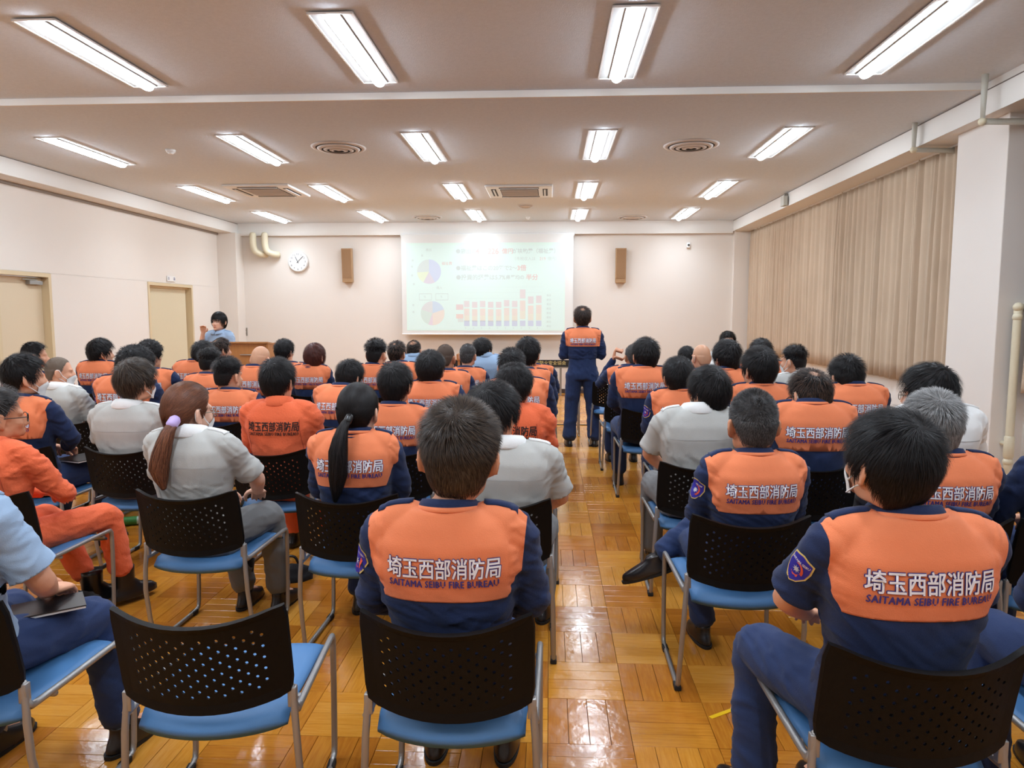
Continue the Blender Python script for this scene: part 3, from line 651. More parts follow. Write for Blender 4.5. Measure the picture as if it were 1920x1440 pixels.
# ================================================================== CHAIRS
def chair_parts():
    P = {}
    # backrest: curved perforated panel with a raised rim
    W2, ZB, ZT = .232, .508, .757
    def surf(u, v):       # u -1..1, v 0..1
        x = W2*u; z = ZB+(ZT-ZB)*v; z += .038*abs(u)**2.2*v-.030*(1-abs(u)**2.2)*(1-v)-.006*v
        y = -.235-.062*(1-u*u)-.055*v-.012*v*v*(1-u*u)-.008*v*v
        return (x, y, z)
    nc, nr = 19, 13; V, F = [], []; th = .006
    inner_u, v0, v1 = .86, .10, .93
    def P3(u, v, side):
        x, y, z = surf(u, v); return (x, y+(th/2 if side else -th/2), z)
    us = np.linspace(-inner_u, inner_u, nc+1); vs = np.linspace(v0, v1, nr+1)
    for side in (0, 1):
        gi = {}
        def vid(u, v):
            k = (round(u, 5), round(v, 5))
            if k not in gi: gi[k] = len(V); V.append(P3(u, v, side))
            return gi[k]
        for i in range(nc):
            for j in range(nr):
                u0, u1, w0, w1 = us[i], us[i+1], vs[j], vs[j+1]; c = [(u0, w0), (u1, w0), (u1, w1), (u0, w1)]
                mid = [((u0+u1)/2, w0), (u1, (w0+w1)/2), ((u0+u1)/2, w1), (u0, (w0+w1)/2)]
                if (i+j) % 2 == 0 or i in (0, nc-1) or j in (0, nr-1):
                    f = [vid(*c[0]), vid(*c[1]), vid(*c[2]), vid(*c[3])]; F.append(tuple(f if side == 0 else f[::-1]))
                else:
                    ru, rv = .0047/W2, .0047/(ZT-ZB); cu, cv = (u0+u1)/2, (w0+w1)/2; ring = []
                    for k in range(8):
                        a = -3*pi/4+k*pi/4; ring.append(vid(cu+ru*cos(a), cv+rv*sin(a)))
                    # 4 corners + 8 ring verts
                    for k in range(4):
                        c0, c1 = vid(*c[k]), vid(*c[(k+1) % 4]); r0, rm, r1 = ring[2*k], ring[2*k+1], ring[(2*k+2) % 8]
                        f = [c0, c1, r1, rm, r0]; F.append(tuple(f if side == 0 else f[::-1]))
        if side == 0: g0 = dict(gi)
        else:
            # tunnel walls of the holes
            for i in range(1, nc-1):
                for j in range(1, nr-1):
                    if (i+j) % 2 == 0: continue
                    cu, cv = (us[i]+us[i+1])/2, (vs[j]+vs[j+1])/2; ru, rv = .0047/W2, .0047/(ZT-ZB)
                    ks = [(round(cu+ru*cos(-3*pi/4+k*pi/4), 5), round(cv+rv*sin(-3*pi/4+k*pi/4), 5)) for k in range(8)]
                    for k in range(8): F.append((g0[ks[k]], g0[ks[(k+1) % 8]], gi[ks[(k+1) % 8]], gi[ks[k]]))
    # rim : outer border, thicker, frames the panel
    outer = []; inner = []; N = 14
    per = [(-1+2*i/N, 0) for i in range(N)]+[(1, i/6) for i in range(6)]+[(1-2*i/N, 1) for i in range(N)]+[(-1, 1-i/6) for i in range(6)]
    k0 = len(V); m = len(per)
    for (u, v) in per:
        iu = max(-inner_u, min(inner_u, u)); iv = v0+(v1-v0)*v
        ou, ov = u, v
        if abs(u) == 1 and v in (0, 1): ou, ov = u*.975, (.02 if v == 0 else .985)
        x, y, z = surf(ou, ov); x2, y2, z2 = surf(iu, iv)
        q = .011
        V += [(x2, y2-th/2, z2), (x*.985, y-q+.001, z-(.0 if v < 1 else .001)), (x, y, z), (x*.985, y+q, z), (x2, y2+th/2, z2)]
    for i in range(m):
        j = (i+1) % m
        for s in range(4): F.append((k0+i*5+s, k0+j*5+s, k0+j*5+s+1, k0+i*5+s+1))
    P['backrest'] = fixn(new_mesh('backrest', V, F, M_black, True))
    P['backrest'].polygons.foreach_set('use_smooth', [False]*len(P['backrest'].polygons)); 
    # seat pad
    V, F = [], []; n, k = 14, 12
    for s in (0, 1):
        for j in range(k+1):
            v = j/k; y = -.225+.455*v
            for i in range(n+1):
                u = -1+2*i/n; wd = .205+.02*v
                if j == 0: yy = y-.055*(1-u*u)
                else: yy = y-.055*(1-u*u)*max(0, 1-v*2.2)
                z = .452-.016*exp(-((v-.35)/.3)**2)*(1-u*u*.6)-.028*(max(0, v-.8)/.2)**2-.022*(max(0, .12-v)/.12)**2
                edge = max(abs(u)**8, 0)
                z -= .010*edge+.008*(j in (0, k))
                V.append((u*wd, yy, z if s else z-.026+.016*edge))
    q = (n+1)*(k+1)
    for s in (0, 1):
        for j in range(k):
            for i in range(n):
                a = s*q+j*(n+1)+i; f = (a, a+1, a+n+2, a+n+1); F.append(f if s else f[::-1])
    loop = [i for i in range(n+1)]+[(j+1)*(n+1)-1 for j in range(1, k+1)]+[k*(n+1)+i for i in range(n-1, -1, -1)]+[j*(n+1) for j in range(k-1, 0, -1)]
    for a, b in zip(loop, loop[1:]+loop[:1]): F.append((a, b, b+q, a+q))
    P['seat'] = fixn(new_mesh('seat', V, F, M_seat, True))
    r = .0105
    for s, nm in ((-1, 'L'), (1, 'R')):
        g = G(); X = .238*s
        # rear upright, runner on the floor, front leg, seat rail
        g.tube([(X*.93, -.236, .520), (X*.955, -.240, .48), (X, -.245, .30), (X*1.02, -.185, .035), (X*1.02, -.165, .016), (X*1.02, -.12, .013), (X*1.0, .17, .013), (X*1.0, .215, .02), (X, .232, .05),
                (X, .245, .25), (X, .247, .405), (X, .240, .436), (X, .21, .446), (X*.99, .0, .446), (X*.98, -.20, .446), (X*.985, -.232, .452), (X*.94, -.232, .475), (X*.91, -.232, .520)], [r]*18, 8, 2)
        g.box(X*.94-.012, X*.94+.012, -.248, -.226, .462, .520, .003)
        P['side_frame'+nm] = g.mesh('side_frame', M_steel, True)
        g = G(); g.box(X*1.02-.014, X*1.02+.014, -.19, -.14, 0, .022, .004); P['glideA'+nm] = g.mesh('glide', M_glide, False)
        g = G(); g.box(X-.013, X+.013, .15, .20, 0, .022, .004); P['glideB'+nm] = g.mesh('glide', M_glide, False)
    for q, yy, zz in (('A', .20, .420), ('B', -.12, .425)): P['cross'+q] = G().tube([(-.226, yy, zz), (.226, yy, zz)], [.010]*2, 8).mesh('cross_bar', M_steel, True)
    return P
CH = chair_parts()
chair_n = 0
def place_chair(x, y, rz, label, group='perforated chairs set out in rows'):
    t = thing('chair', label, 'chair', (x, y, 0), rz, group)
    for k, me in CH.items():
        nm = 'side_frame' if k.startswith('side') else 'cross_bar' if k.startswith('cross') else ('glide' if k.startswith('glide') else k)
        obj(nm, me, t)
    return t

# ================================================================== FIGURES
HEADC = None
def head_geo(g, c):
    """head around c, facing +y; neck is added by the figure"""
    x0, y0, z0 = c
    def E(p, r, rot=None, nu=20, nv=14): g.add(*ellipsoid((x0+p[0], y0+p[1], z0+p[2]), r, nu, nv, rot))
    E((0, -.012, .030), (.075, .095, .098), nu=28, nv=20)
    E((0, -.020, -.015), (.066, .080, .070))
    E((0, .030, -.030), (.062, .066, .085))
    E((0, .045, -.070), (.050, .048, .048)); E((0, .070, -.098), (.026, .024, .020))
    E((-.05, .0, -.060), (.020, .045, .035)); E((.05, .0, -.060), (.020, .045, .035))
    E((0, .073, .022), (.054, .020, .016)); E((-.035, .066, -.028), (.024, .022, .020)); E((.035, .066, -.028), (.024, .022, .020))
    g.tube([(x0, y0+.082, z0+.015), (x0, y0+.096, z0-.010), (x0, y0+.106, z0-.032)], [.009, .011, .014], 10)
    E((-.012, .096, -.036), (.010, .011, .008)); E((.012, .096, -.036), (.010, .011, .008))
    E((0, .088, -.062), (.026, .012, .007)); E((0, .086, -.073), (.022, .012, .008))
    for s in (-1, 1):
        E((s*.084, -.010, -.006), (.010, .022, .032), (.15, 0, s*.75)); E((s*.090, -.018, .012), (.009, .020, .018), (0, 0, s*.8)); E((s*.080, -.002, -.036), (.009, .011, .013)); E((s*.074, .0, -.010), (.014, .014, .022))
        # helix rim
        P = [(x0+s*(.088+.013*max(0, sin(a))), y0-.010-.020*sin(a)*1.0, z0-.006+.033*cos(a)) for a in np.linspace(-.9, 3.0, 9)]
        g.tube(P, [.0052]*9, 8)
def hand_geo(g, w, d, up, s, curl=.9, scale=1.0):
    """w wrist, d direction of the hand, up back of the hand, s +1 when the thumb lies toward cross(d,up)"""
    w = np.array(w, float); d = np.array(d, float); d /= np.linalg.norm(d); up = np.array(up, float); up -= d*np.dot(up, d); up /= np.linalg.norm(up); r = np.cross(d, up)*s
    k = scale
    g.tube([w-d*.02, w+d*.02*k, w+d*.055*k, w+d*.088*k], [(.025, .020), (.032, .017), (.041, .015), (.038, .012)], 14, 2, up=up)
    for i, (o, L_, rr) in enumerate(((.030, .070, .0088), (.0105, .078, .009), (-.0095, .072, .0086), (-.028, .056, .0078))):
        p = w+d*(.080-.004*abs(i-1))*k+r*o*k; P = [p-d*.02]; a = 0; q = p
        for j, f in enumerate((.45, .32, .26)):
            a += curl*(.45, .55, .4)[j]; q = q+(d*cos(a)-up*sin(a)+r*.05*(1-i*.6))*L_*f*k; P.append(q)
        g.tube([P[0], p]+P[1:], [rr*1.05*k, rr*1.05*k, rr*k, rr*.92*k, rr*.8*k], 8, 2)
    p = w+d*.022*k+r*.026*k; P = [p, p+(d*.45+r*.75-up*.35)*.034*k, p+(d*.75+r*.62-up*.55)*.062*k, p+(d*.95+r*.42-up*.65)*.082*k]
    g.tube(P, [.014*k, .0125*k, .0105*k, .0085*k], 8, 2)
SEAT = dict(
    body=[(0, -.10, .455, .16, .10), (0, -.10, .52, .172, .118), (0, -.125, .60, .160, .112), (0, -.150, .69, .145, .102), (0, -.168, .80, .168, .106), (0, -.180, .90, .188, .110), (0, -.186, .97, .186, .100), (0, -.186, 1.022, .150, .080), (0, -.184, 1.06, .085, .062), (0, -.18, 1.085, .062, .058)],
    head=(0, -.150, 1.178), neck=1.06, necky=-.182,
    sh=[(-.172, -.182, .995), (.172, -.182, .995)], el=[(-.218, -.10, .775), (.218, -.10, .775)], wr=[(-.105, .12, .655), (.105, .12, .655)],
    hd=[(.35, .8, -.25), (-.35, .8, -.25)], hip=[(-.095, -.08, .535), (.095, -.08, .535)], kn=[(-.13, .32, .53), (.13, .32, .53)], an=[(-.125, .31, .10), (.125, .31, .10)], toe=[(-.05, 1, 0), (.05, 1, 0)], hem=.0)
def pose(base=SEAT, **k):
    d = dict(base); d.update(k); return d
def lean(p, dy, side=0):
    """bend the upper body: dy metres forward at the head, side metres to the right"""
    def f(q):
        t = max(0, q[2]-.50)/.70; q = list(q); q[0] += side*t*t; q[1] += dy*t*t*.9+dy*.1*t; q[2] -= abs(dy)*.25*t; return tuple(q)
    d = dict(p); d['body'] = [f(r[:3])+tuple(r[3:]) for r in p['body']]; d['head'] = f(p['head']); d['sh'] = [f(q) for q in p['sh']]; d['el'] = [f(q) for q in p['el']]
    d['neck'] = f((0, 0, p['neck']))[2]; d['necky'] = f((0, p['necky'], p['neck']))[1]; d['neckx'] = f((0, 0, p['neck']))[0]; return d
def tall(p, k):
    f = lambda q: (q[0], q[1], q[2]+max(0, q[2]-.56)*k)+tuple(q[3:])
    d = dict(p)
    for n_ in ('body', 'sh', 'el'): d[n_] = [f(q) for q in p[n_]]
    d['head'] = f(p['head']); d['neck'] = f((0, 0, p['neck']))[2]; return d
def wrinkle(me, amp, seed, spec):
    a = co(me).copy(); nn = np.empty(len(me.vertices)*3, np.float32)
    me.vertices.foreach_get('normal', nn); nn = nn.reshape(-1, 3); w = np.array([spec(p) for p in a]); N_ = noise.noise
    d = np.empty(len(a))
    for i, p in enumerate(a):
        x, y, z = float(p[0]), float(p[1]), float(p[2]); wx = N_((x*3+seed, y*3, z*3))*.35
        # soft drape, then narrow pinched folds running across and aslant
        n1 = N_((x*6+seed, y*7, z*15+wx*4)); n2 = N_((x*9+z*9+seed, y*9, z*16-abs(x)*14+wx*6)); n3 = N_((x*4, y*4+seed, z*24+x*12+wx*10))
        d[i] = n1*.7+((1-abs(n2)*3.2) if abs(n2) < .31 else 0)*.42-((1-abs(n3)*4) if abs(n3) < .25 else 0)*.35
    setco(me, a+nn*(d*w*amp)[:, None]); return me
def open_cuff(me, c, dr, rad):
    """cut the round end off a short sleeve and turn the hem in"""
    c, dr = Vector(c), Vector(dr).normalized(); bm = bmesh.new(); bm.from_mesh(me)
    fs = [f for f in bm.faces if (f.calc_center_median()-c).length < rad]; g = set(fs)
    for f in fs: g.update(f.edges); g.update(f.verts)
    bmesh.ops.bisect_plane(bm, geom=list(g), plane_co=c, plane_no=dr, dist=1e-5)
    kill = [f for f in bm.faces if (f.calc_center_median()-c).length < rad and (f.calc_center_median()-c).dot(dr) > 1e-5]
    bmesh.ops.delete(bm, geom=kill, context='FACES')
    be = [e for e in bm.edges if e.is_boundary and (e.verts[0].co-c).length < rad and abs((e.verts[0].co-c).dot(dr)) < .002]
    if be:
        r = bmesh.ops.extrude_edge_only(bm, edges=be)
        for v in [q for q in r['geom'] if isinstance(q, bmesh.types.BMVert)]:
            q = v.co-c; q -= dr*q.dot(dr); v.co = v.co-q*.05-dr*.001
        for q in r['geom']:
            if isinstance(q, bmesh.types.BMFace): q.smooth = False
    bm.to_mesh(me); bm.free(); return me
def figure(p, sleeve='long', vox=.0085, tt=26000, bt=12000, legs=True, fat=1.0, seed=0, standing=False, body_only_arms=None):
    R = {}
    hx, hy, hz = p['head']; nx = p.get('neckx', 0)
    # ---- body, one continuous surface
    g = G(); head_geo(g, p['head'])
    g.tube([(nx, p['necky']+.005, p['neck']-.06), (nx, p['necky']+.008, p['neck']), (hx*.6+nx*.4, hy-.028, hz-.075), (hx, hy-.022, hz-.02)], [.062, .056, .055, .055], 16, 3)
    bb = [tuple(q) for q in p['body']]; bb = bb[:-3]+[(q[0], q[1], q[2]-.006, q[3]-.018, q[4]-.014) for q in bb[-3:-1]]+[bb[-1]]
    bb[-1] = (bb[-1][0], bb[-1][1], bb[-1][2], .054, .052)
    g.add(*rings(interp_rings(bb, 22)))
    for i in (0, 1):
        s, e, w = p['sh'][i], p['el'][i], p['wr'][i]
        g.tube([s, tuple((np.array(s)+e)/2), e], [.050, .044, .037], 12, 2); g.tube([e, tuple(np.array(e)*.65+np.array(w)*.35), w], [.038, .038, (.028, .024)], 12, 2)
        up = p.get('hup', [(0, .3, 1), (0, .3, 1)])[i]; hand_geo(g, w, p['hd'][i], up, (1 if i == 0 else -1), p.get('curl', .8))
        if legs:
            h, k, a = p['hip'][i], p['kn'][i], p['an'][i]
            g.tube([h, k], [.078, .055], 12, 2); g.tube([k, tuple(np.array(k)*.6+np.array(a)*.4), a], [.055, .052, .036], 12, 2)
            if p.get('nosock') and i == 1: continue
            t = np.array(p['toe'][i], float); t /= np.linalg.norm(t); g.tube([np.array(a)+(0, 0, -.03), np.array(a)+t*.12+(0, 0, -.055)], [.036, .028], 10)
    R['body'] = fuse(g, .0062, 2, tris=bt, name='body')
    # ---- top garment
    g = G(); cuffs = []; o = .016*fat; B = [(a, b, c, d+o, e+o+.004) for a, b, c, d, e in p['body'][(2 if not standing else 3):-1]]
    if not standing: B = [(p['body'][1][0], p['body'][1][1], p['body'][1][2]+.02, p['body'][1][3]+.012, p['body'][1][4]+.012)]+B
    g.add(*rings(interp_rings(B, 24), 32, 2.5))
    for i in (0, 1):
        s, e, w = [np.array(q, float) for q in (p['sh'][i], p['el'][i], p['wr'][i])]; sg = -1 if i == 0 else 1
        s_in = s+np.array([-sg*.085, 0, .022])
        R1 = [.058*fat, (.066*fat, .062*fat), .060*fat]
        if sleeve == 'long':
            g.tube([s_in, s+(sg*.004, 0, -.004), s*.5+e*.5, e*.97+s*.03], R1+[.053*fat], 16, 4); g.tube([e, e*.6+w*.4, w*.93+e*.07], [.053*fat, .047*fat, .038], 14, 4)
            # cuff
            g.tube([w*.93+e*.07, w*.99+e*.01], [.038, .037], 14)
        else:
            q = s*.22+e*.78; dr = (e-s)/np.linalg.norm(e-s); cuffs.append((q+dr*.012, dr))
            g.tube([s_in, s+(sg*.004, 0, -.004), s*.55+e*.45, q, q+dr*.05], R1+[(.070, .066), (.076, .072)], 16, 4)
    R['top'] = fuse(g, vox, 5, tris=tt, name='jacket')
    zt = p['neck']
    def spec(q):
        r = 1.0
        if q[2] > zt-.10: r = .12
        elif q[2] > zt-.24 and abs(q[0]) < .17: r = .22
        if abs(q[0]) > .17: r = 1.1
        return r
    wrinkle(R['top'], .012 if sleeve == 'long' else .0085, seed, spec)
    for q, dr in cuffs: open_cuff(R['top'], q, dr, .105)
    # ---- trousers
    if legs:
        g = G(); b = p['body']
        g.add(*rings(interp_rings([(q[0], q[1], q[2]-(.004 if j == 0 else 0), q[3]+.014, q[4]+.016) for j, q in enumerate(b[:4 if not standing else 5])], 14), 28, 2.4))
        for i in (0, 1):
            h, k, a = [np.array(q, float) for q in (p['hip'][i], p['kn'][i], p['an'][i])]
            if standing: g.tube([h, h*.5+k*.5, k, k*.5+a*.5, a+(0, 0, .015+p['hem'])], [.108, .094, .080, .077, .086], 16, 4)
            else:
                g.tube([h, h*.5+k*.5, k+(0, -.015, 0)], [(.098, .088), (.092, .086), (.076, .076)], 16, 4); g.tube([k+(0, -.005, -.005), k*.5+a*.5, a+(k-a)*(.06+p['hem'])], [.074, .068, .064], 14, 4)
        R['trousers'] = fuse(g, .010, 5, tris=int(tt*.6), name='trousers')
        wrinkle(R['trousers'], .010, seed+9, lambda q: 1.0)
    R['bvh'] = None; R['pose'] = p
    return R
# ---- garment finishing: cut the orange back panel out of the jacket, wrap lettering on it
def bvh_of(me):
    bm = bmesh.new(); bm.from_mesh(me); b = BVHTree.FromBMesh(bm); bm.free(); return b
def cut_yoke(me, p, xs, zb, ymid, name='back_panel'):
    bm = bmesh.new(); bm.from_mesh(me); nx = p.get('neckx', 0)
    def cutp(c, n):
        bmesh.ops.bisect_plane(bm, geom=bm.verts[:]+bm.edges[:]+bm.faces[:], plane_co=c, plane_no=n, dist=1e-5)
    cutp((nx, 0, zb), (0, 0, 1))
    pl = [((nx-xs, 0, zb+.08), Vector((-1, 0, -.10)).normalized()), ((nx+xs, 0, zb+.08), Vector((1, 0, -.10)).normalized())]
    for c, n in pl: cutp(c, n)
    sp = (Vector((0, ymid, p['neck']-.05)), Vector((0, 1, -.25)).normalized()); cutp(*sp)
    bm.faces.ensure_lookup_table(); yoke = []
    for f in bm.faces:
        c = f.calc_center_median()
        if c.z > zb and all((c-Vector(q)).dot(n) < 0 for q, n in pl) and (c-sp[0]).dot(sp[1]) < 0 and c.z < p['neck']+.02: yoke.append(f)
    ys = set(f.index for f in yoke)
    b2 = bm.copy(); b2.faces.ensure_lookup_table()
    bmesh.ops.delete(bm, geom=yoke, context='FACES')
    bmesh.ops.delete(b2, geom=[f for f in b2.faces if f.index not in ys], context='FACES')
    for v in b2.verts: v.co += v.normal*.0016
    # turned hem of the panel so that it stands proud
    be = [e for e in b2.edges if e.is_boundary]
    r = bmesh.ops.extrude_edge_only(b2, edges=be); 
    for v in [q for q in r['geom'] if isinstance(q, bmesh.types.BMVert)]:
        pass
    for v in [q for q in r['geom'] if isinstance(q, bmesh.types.BMVert)]: v.co.y += .003; v.co -= v.normal*0
    m1 = bpy.data.meshes.new('jacket'); bm.to_mesh(m1); m2 = bpy.data.meshes.new(name); b2.to_mesh(m2); bm.free(); b2.free()
    for m in (m1, m2): m.polygons.foreach_set('use_smooth', [True]*len(m.polygons))
    return m1, m2
def wrap_back(b, V, F, cx, cz, off, name, m, zy=0.0):
    """V flat (x, y) letters laid on the back of the garment"""
    out = []; last = None
    for x, y, *_ in V:
        h = b.ray_cast(Vector((cx+x, -1.2, cz+y)), Vector((0, 1, 0)))
        if h[0] is None: out.append(last or (cx+x, 0, cz+y)); continue
        q = h[0]+h[1]*off; q.x, q.z = cx+x, cz+y; q.y = h[0].y-off; last = tuple(q); out.append(last)
    return new_mesh(name, out, F, m, True)
def strip_grid(P, w, n=None):
    """flat ribbon mesh along the 2D points P"""
    V, F = [], []; P = [np.array(q, float) for q in P]
    for i, q in enumerate(P):
        t = P[min(i+1, len(P)-1)]-P[max(0, i-1)]; t /= np.linalg.norm(t); nrm = np.array([-t[1], t[0]]); V += [q+nrm*w/2, q-nrm*w/2]
    for i in range(len(P)-1): F.append((2*i, 2*i+1, 2*i+3, 2*i+2))
    return V, F
def lerp2(a, b, n): return [(a[0]+(b[0]-a[0])*i/n, a[1]+(b[1]-a[1])*i/n) for i in range(n+1)]
def badge_mesh(b, p, side=-1):
    """shield badge wrapped on the left sleeve; returns dict of meshes"""
    s, e = np.array(p['sh'][0]), np.array(p['el'][0]); d = (e-s)/np.linalg.norm(e-s); out = {}
    c0 = s+d*.095; fw = np.array([0, 1, 0])-d*d[1]; fw /= np.linalg.norm(fw)    # across the sleeve
    def wrap(V, F, off, name, m):
        R_ = []
        for u, v in V:
            q = c0+fw*(-u-.012)-d*v; pp = Vector(q)+Vector((-.35, -.12, 0)); dirv = Vector((.35, .12, 0)).normalized(); h = b.ray_cast(pp, dirv)
            R_.append(tuple(h[0]-dirv*off) if h[0] is not None else tuple(q))
        return new_mesh(name, R_, F, m, True)
    def shield(k):
        P = [(-.030, .030), (-.015, .036), (0, .040), (.015, .036), (.030, .030), (.031, .005), (.026, -.018), (.014, -.034), (0, -.040), (-.014, -.034), (-.026, -.018), (-.031, .005)]
        V = [(0, 0)]; F = []; n = len(P)
        for q in (.5, 1): V += [(x*k*q, y*k*q) for x, y in P]
        for i in range(n): F.append((0, 1+i, 1+(i+1) % n)); F.append((1+i, 1+n+i, 1+n+(i+1) % n, 1+(i+1) % n))
        return V, F
    out['badge_border'] = wrap(*shield(1.22), .0022, 'badge_border', mat('badge_yellow', srgb(226, 200, 120), .6))
    out['badge_field'] = wrap(*shield(1.10), .003, 'badge_field', mat('badge_blue', srgb(44, 40, 160), .6))
    V, F = text_mesh('SAITAMA SEIBU', .0115, off=.0002, sx=.78, res=1); out['badge_lettering'] = wrap([(x, y+.0225) for x, y, z in V], F, .0040, 'badge_lettering', M_txtw)
    V, F = [], []
    for i in range(16): a = 2*pi*i/16; r = .013 if i % 2 else .006; V.append((r*cos(a), r*sin(a)-.004))
    V.append((0, -.004)); F = [(16, i, (i+1) % 16) for i in range(16)]; out['badge_star'] = wrap(V, F, .0042, 'badge_star', mat('badge_silver', srgb(200, 204, 214), .5))
    V, F = [], []; n = 14
    for i in range(n+1): a = -2.4+4.4*i/n; w = .0035*sin(pi*i/n)+.0006; V += [((.020+w)*cos(a)*.9, (.022+w)*sin(a)-.005), ((.020-w)*cos(a)*.9, (.022-w)*sin(a)-.005)]
    for i in range(n): F.append((2*i, 2*i+1, 2*i+3, 2*i+2))
    out['badge_flame'] = wrap(V, F, .0038, 'badge_flame', mat('badge_red', srgb(226, 90, 60), .6))
    return out
def collar_mesh(p, kind):
    """fold-down collar round the neck; returns (collar, trim)"""
    nx, ny, z = p.get('neckx', 0), p['necky'], p['neck']; n = 36
    prof = {'navy': [(.066, .0, .031), (.078, .0, .031), (.086, .0, .018), (.093, .0, .000), (.0935, 0, -.011), (.1015, 0, -.0145), (.1015, 0, -.020), (.070, 0, -.018)],
            'shirt': [(.064, .0, .036), (.076, .0, .040), (.090, .0, .022), (.112, .0, -.014), (.106, 0, -.022), (.070, 0, -.014)],
            'jump': [(.066, 0, .036), (.078, 0, .038), (.092, 0, .014), (.112, 0, -.018), (.104, 0, -.026), (.072, 0, -.02)]}[kind]
    V, F = [], []; m = len(prof)
    for k in range(n):
        a = 2*pi*(k+.5)/n+pi/2; fr = (1+sin(a))/2     # 0 back .. 1 front
        for (r, _, h) in prof:
            hh = h*(1-.15*fr)-.034*fr**1.3; rr = r*(1+.10*fr*(h < .01))
            V.append((nx+rr*.96*cos(a), ny+.008+rr*.98*sin(a), z+.001+hh))
    for k in range(n-1):
        for i in range(m): F.append((k*m+i, (k+1)*m+i, (k+1)*m+(i+1) % m, k*m+(i+1) % m))
    F.append(tuple(range(m))); F.append(tuple((n-1)*m+i for i in range(m)))
    c = fixn(new_mesh('collar', V, F, None, True)); t = None
    if kind == 'navy':
        V, F = [], []
        for k in range(n):
            a = 2*pi*(k+.5)/n+pi/2; fr = (1+sin(a))/2
            for r, h in ((.0895, .0150), (.0960, .0040), (.0940, .0010), (.0850, .0140)):
                V.append((nx+r*.96*cos(a), ny+.008+r*.98*sin(a), z-.001+h-.034*fr**1.3))
        for k in range(n-1):
            for i in range(4): F.append((k*4+i, (k+1)*4+i, (k+1)*4+(i+1) % 4, k*4+(i+1) % 4))
        t = fixn(new_mesh('collar_trim', V, F, None, True))
    return c, t
def epaulet_mesh(b, p, s):
    V, F = [], []; nx = p.get('neckx', 0); sh = p['sh'][0 if s < 0 else 1]; x0, x1 = nx+s*.098, sh[0]+s*.020; y0 = p['necky']-.002; n = 12
    for i in range(n+1):
        x = x0+(x1-x0)*i/n; w = .021 if i < n else .024
        if i == 0: w = .013
        for yy in (-w, 0, w):
            h = b.ray_cast(Vector((x, y0+yy, 1.9)), Vector((0, 0, -1))); q = h[0] if h[0] is not None else Vector((x, y0+yy, 1)); zz = q.z+.0075
            if i: zz = max(zz, V[-3][2]-.012)
            V.append((x, y0+yy, zz))
    k = len(V); V += [(x, y, z-.009) for x, y, z in V]
    for i in range(n):
        for j in (0, 1): a = i*3+j; F.append((a, a+1, a+4, a+3)); F.append((a+k, a+k+3, a+k+4, a+k+1))
        for j in (0, 2): a = i*3+j; F.append((a, a+3, a+3+k, a+k))
    F.append((0, 1, 1+k, k)); F.append((1, 2, 2+k, 1+k)); a = n*3; F.append((a, a+1, a+1+k, a+k)); F.append((a+1, a+2, a+2+k, a+1+k))
    return fixn(new_mesh('epaulet', V, F, None, True))
SH_V = None
def shoe_mesh():
    g = G(); L_ = [(0, -.075, .004, .030, .028)]
    prof = [(0, .02, .012, .042, .135), (0, .02, .030, .042, .134), (0, .018, .045, .040, .126), (0, -.005, .062, .037, .092), (0, -.035, .082, .034, .056), (0, -.045, .100, .033, .046)]
    V, F = rings(interp_rings(prof, 12), 24, 2.3)
    V = [(x*(1+.12*sin((y+.08)*9)) if y < .12 else x, y, z) for x, y, z in V]
    g.add(V, F); up = fixn(new_mesh('shoe', g.V, g.F, M_shoe, True))
    V, F = rings([(0, .02, 0, .045, .142), (0, .02, .014, .046, .143)], 24, 2.3); g2 = G().add(V, F); pass
    return up, g2.mesh('sole', M_glide, False)
SHOE, SOLE = shoe_mesh()
SOCK = G().tube([(0, -.03, .08), (0, -.03, .17), (0, -.02, .26)], [.040, .042, .048], 14, 2).mesh('sock', M_sock, True)
def boot_mesh():
    V, F = rings(interp_rings([(0, .02, .012, .048, .14), (0, .02, .04, .047, .138), (0, .012, .06, .044, .12), (0, -.02, .085, .042, .078), (0, -.04, .12, .044, .058), (0, -.042, .20, .050, .060)], 16), 24, 2.3)
    return fixn(new_mesh('boot', V, F, M_shoe, True))
BOOT = boot_mesh()
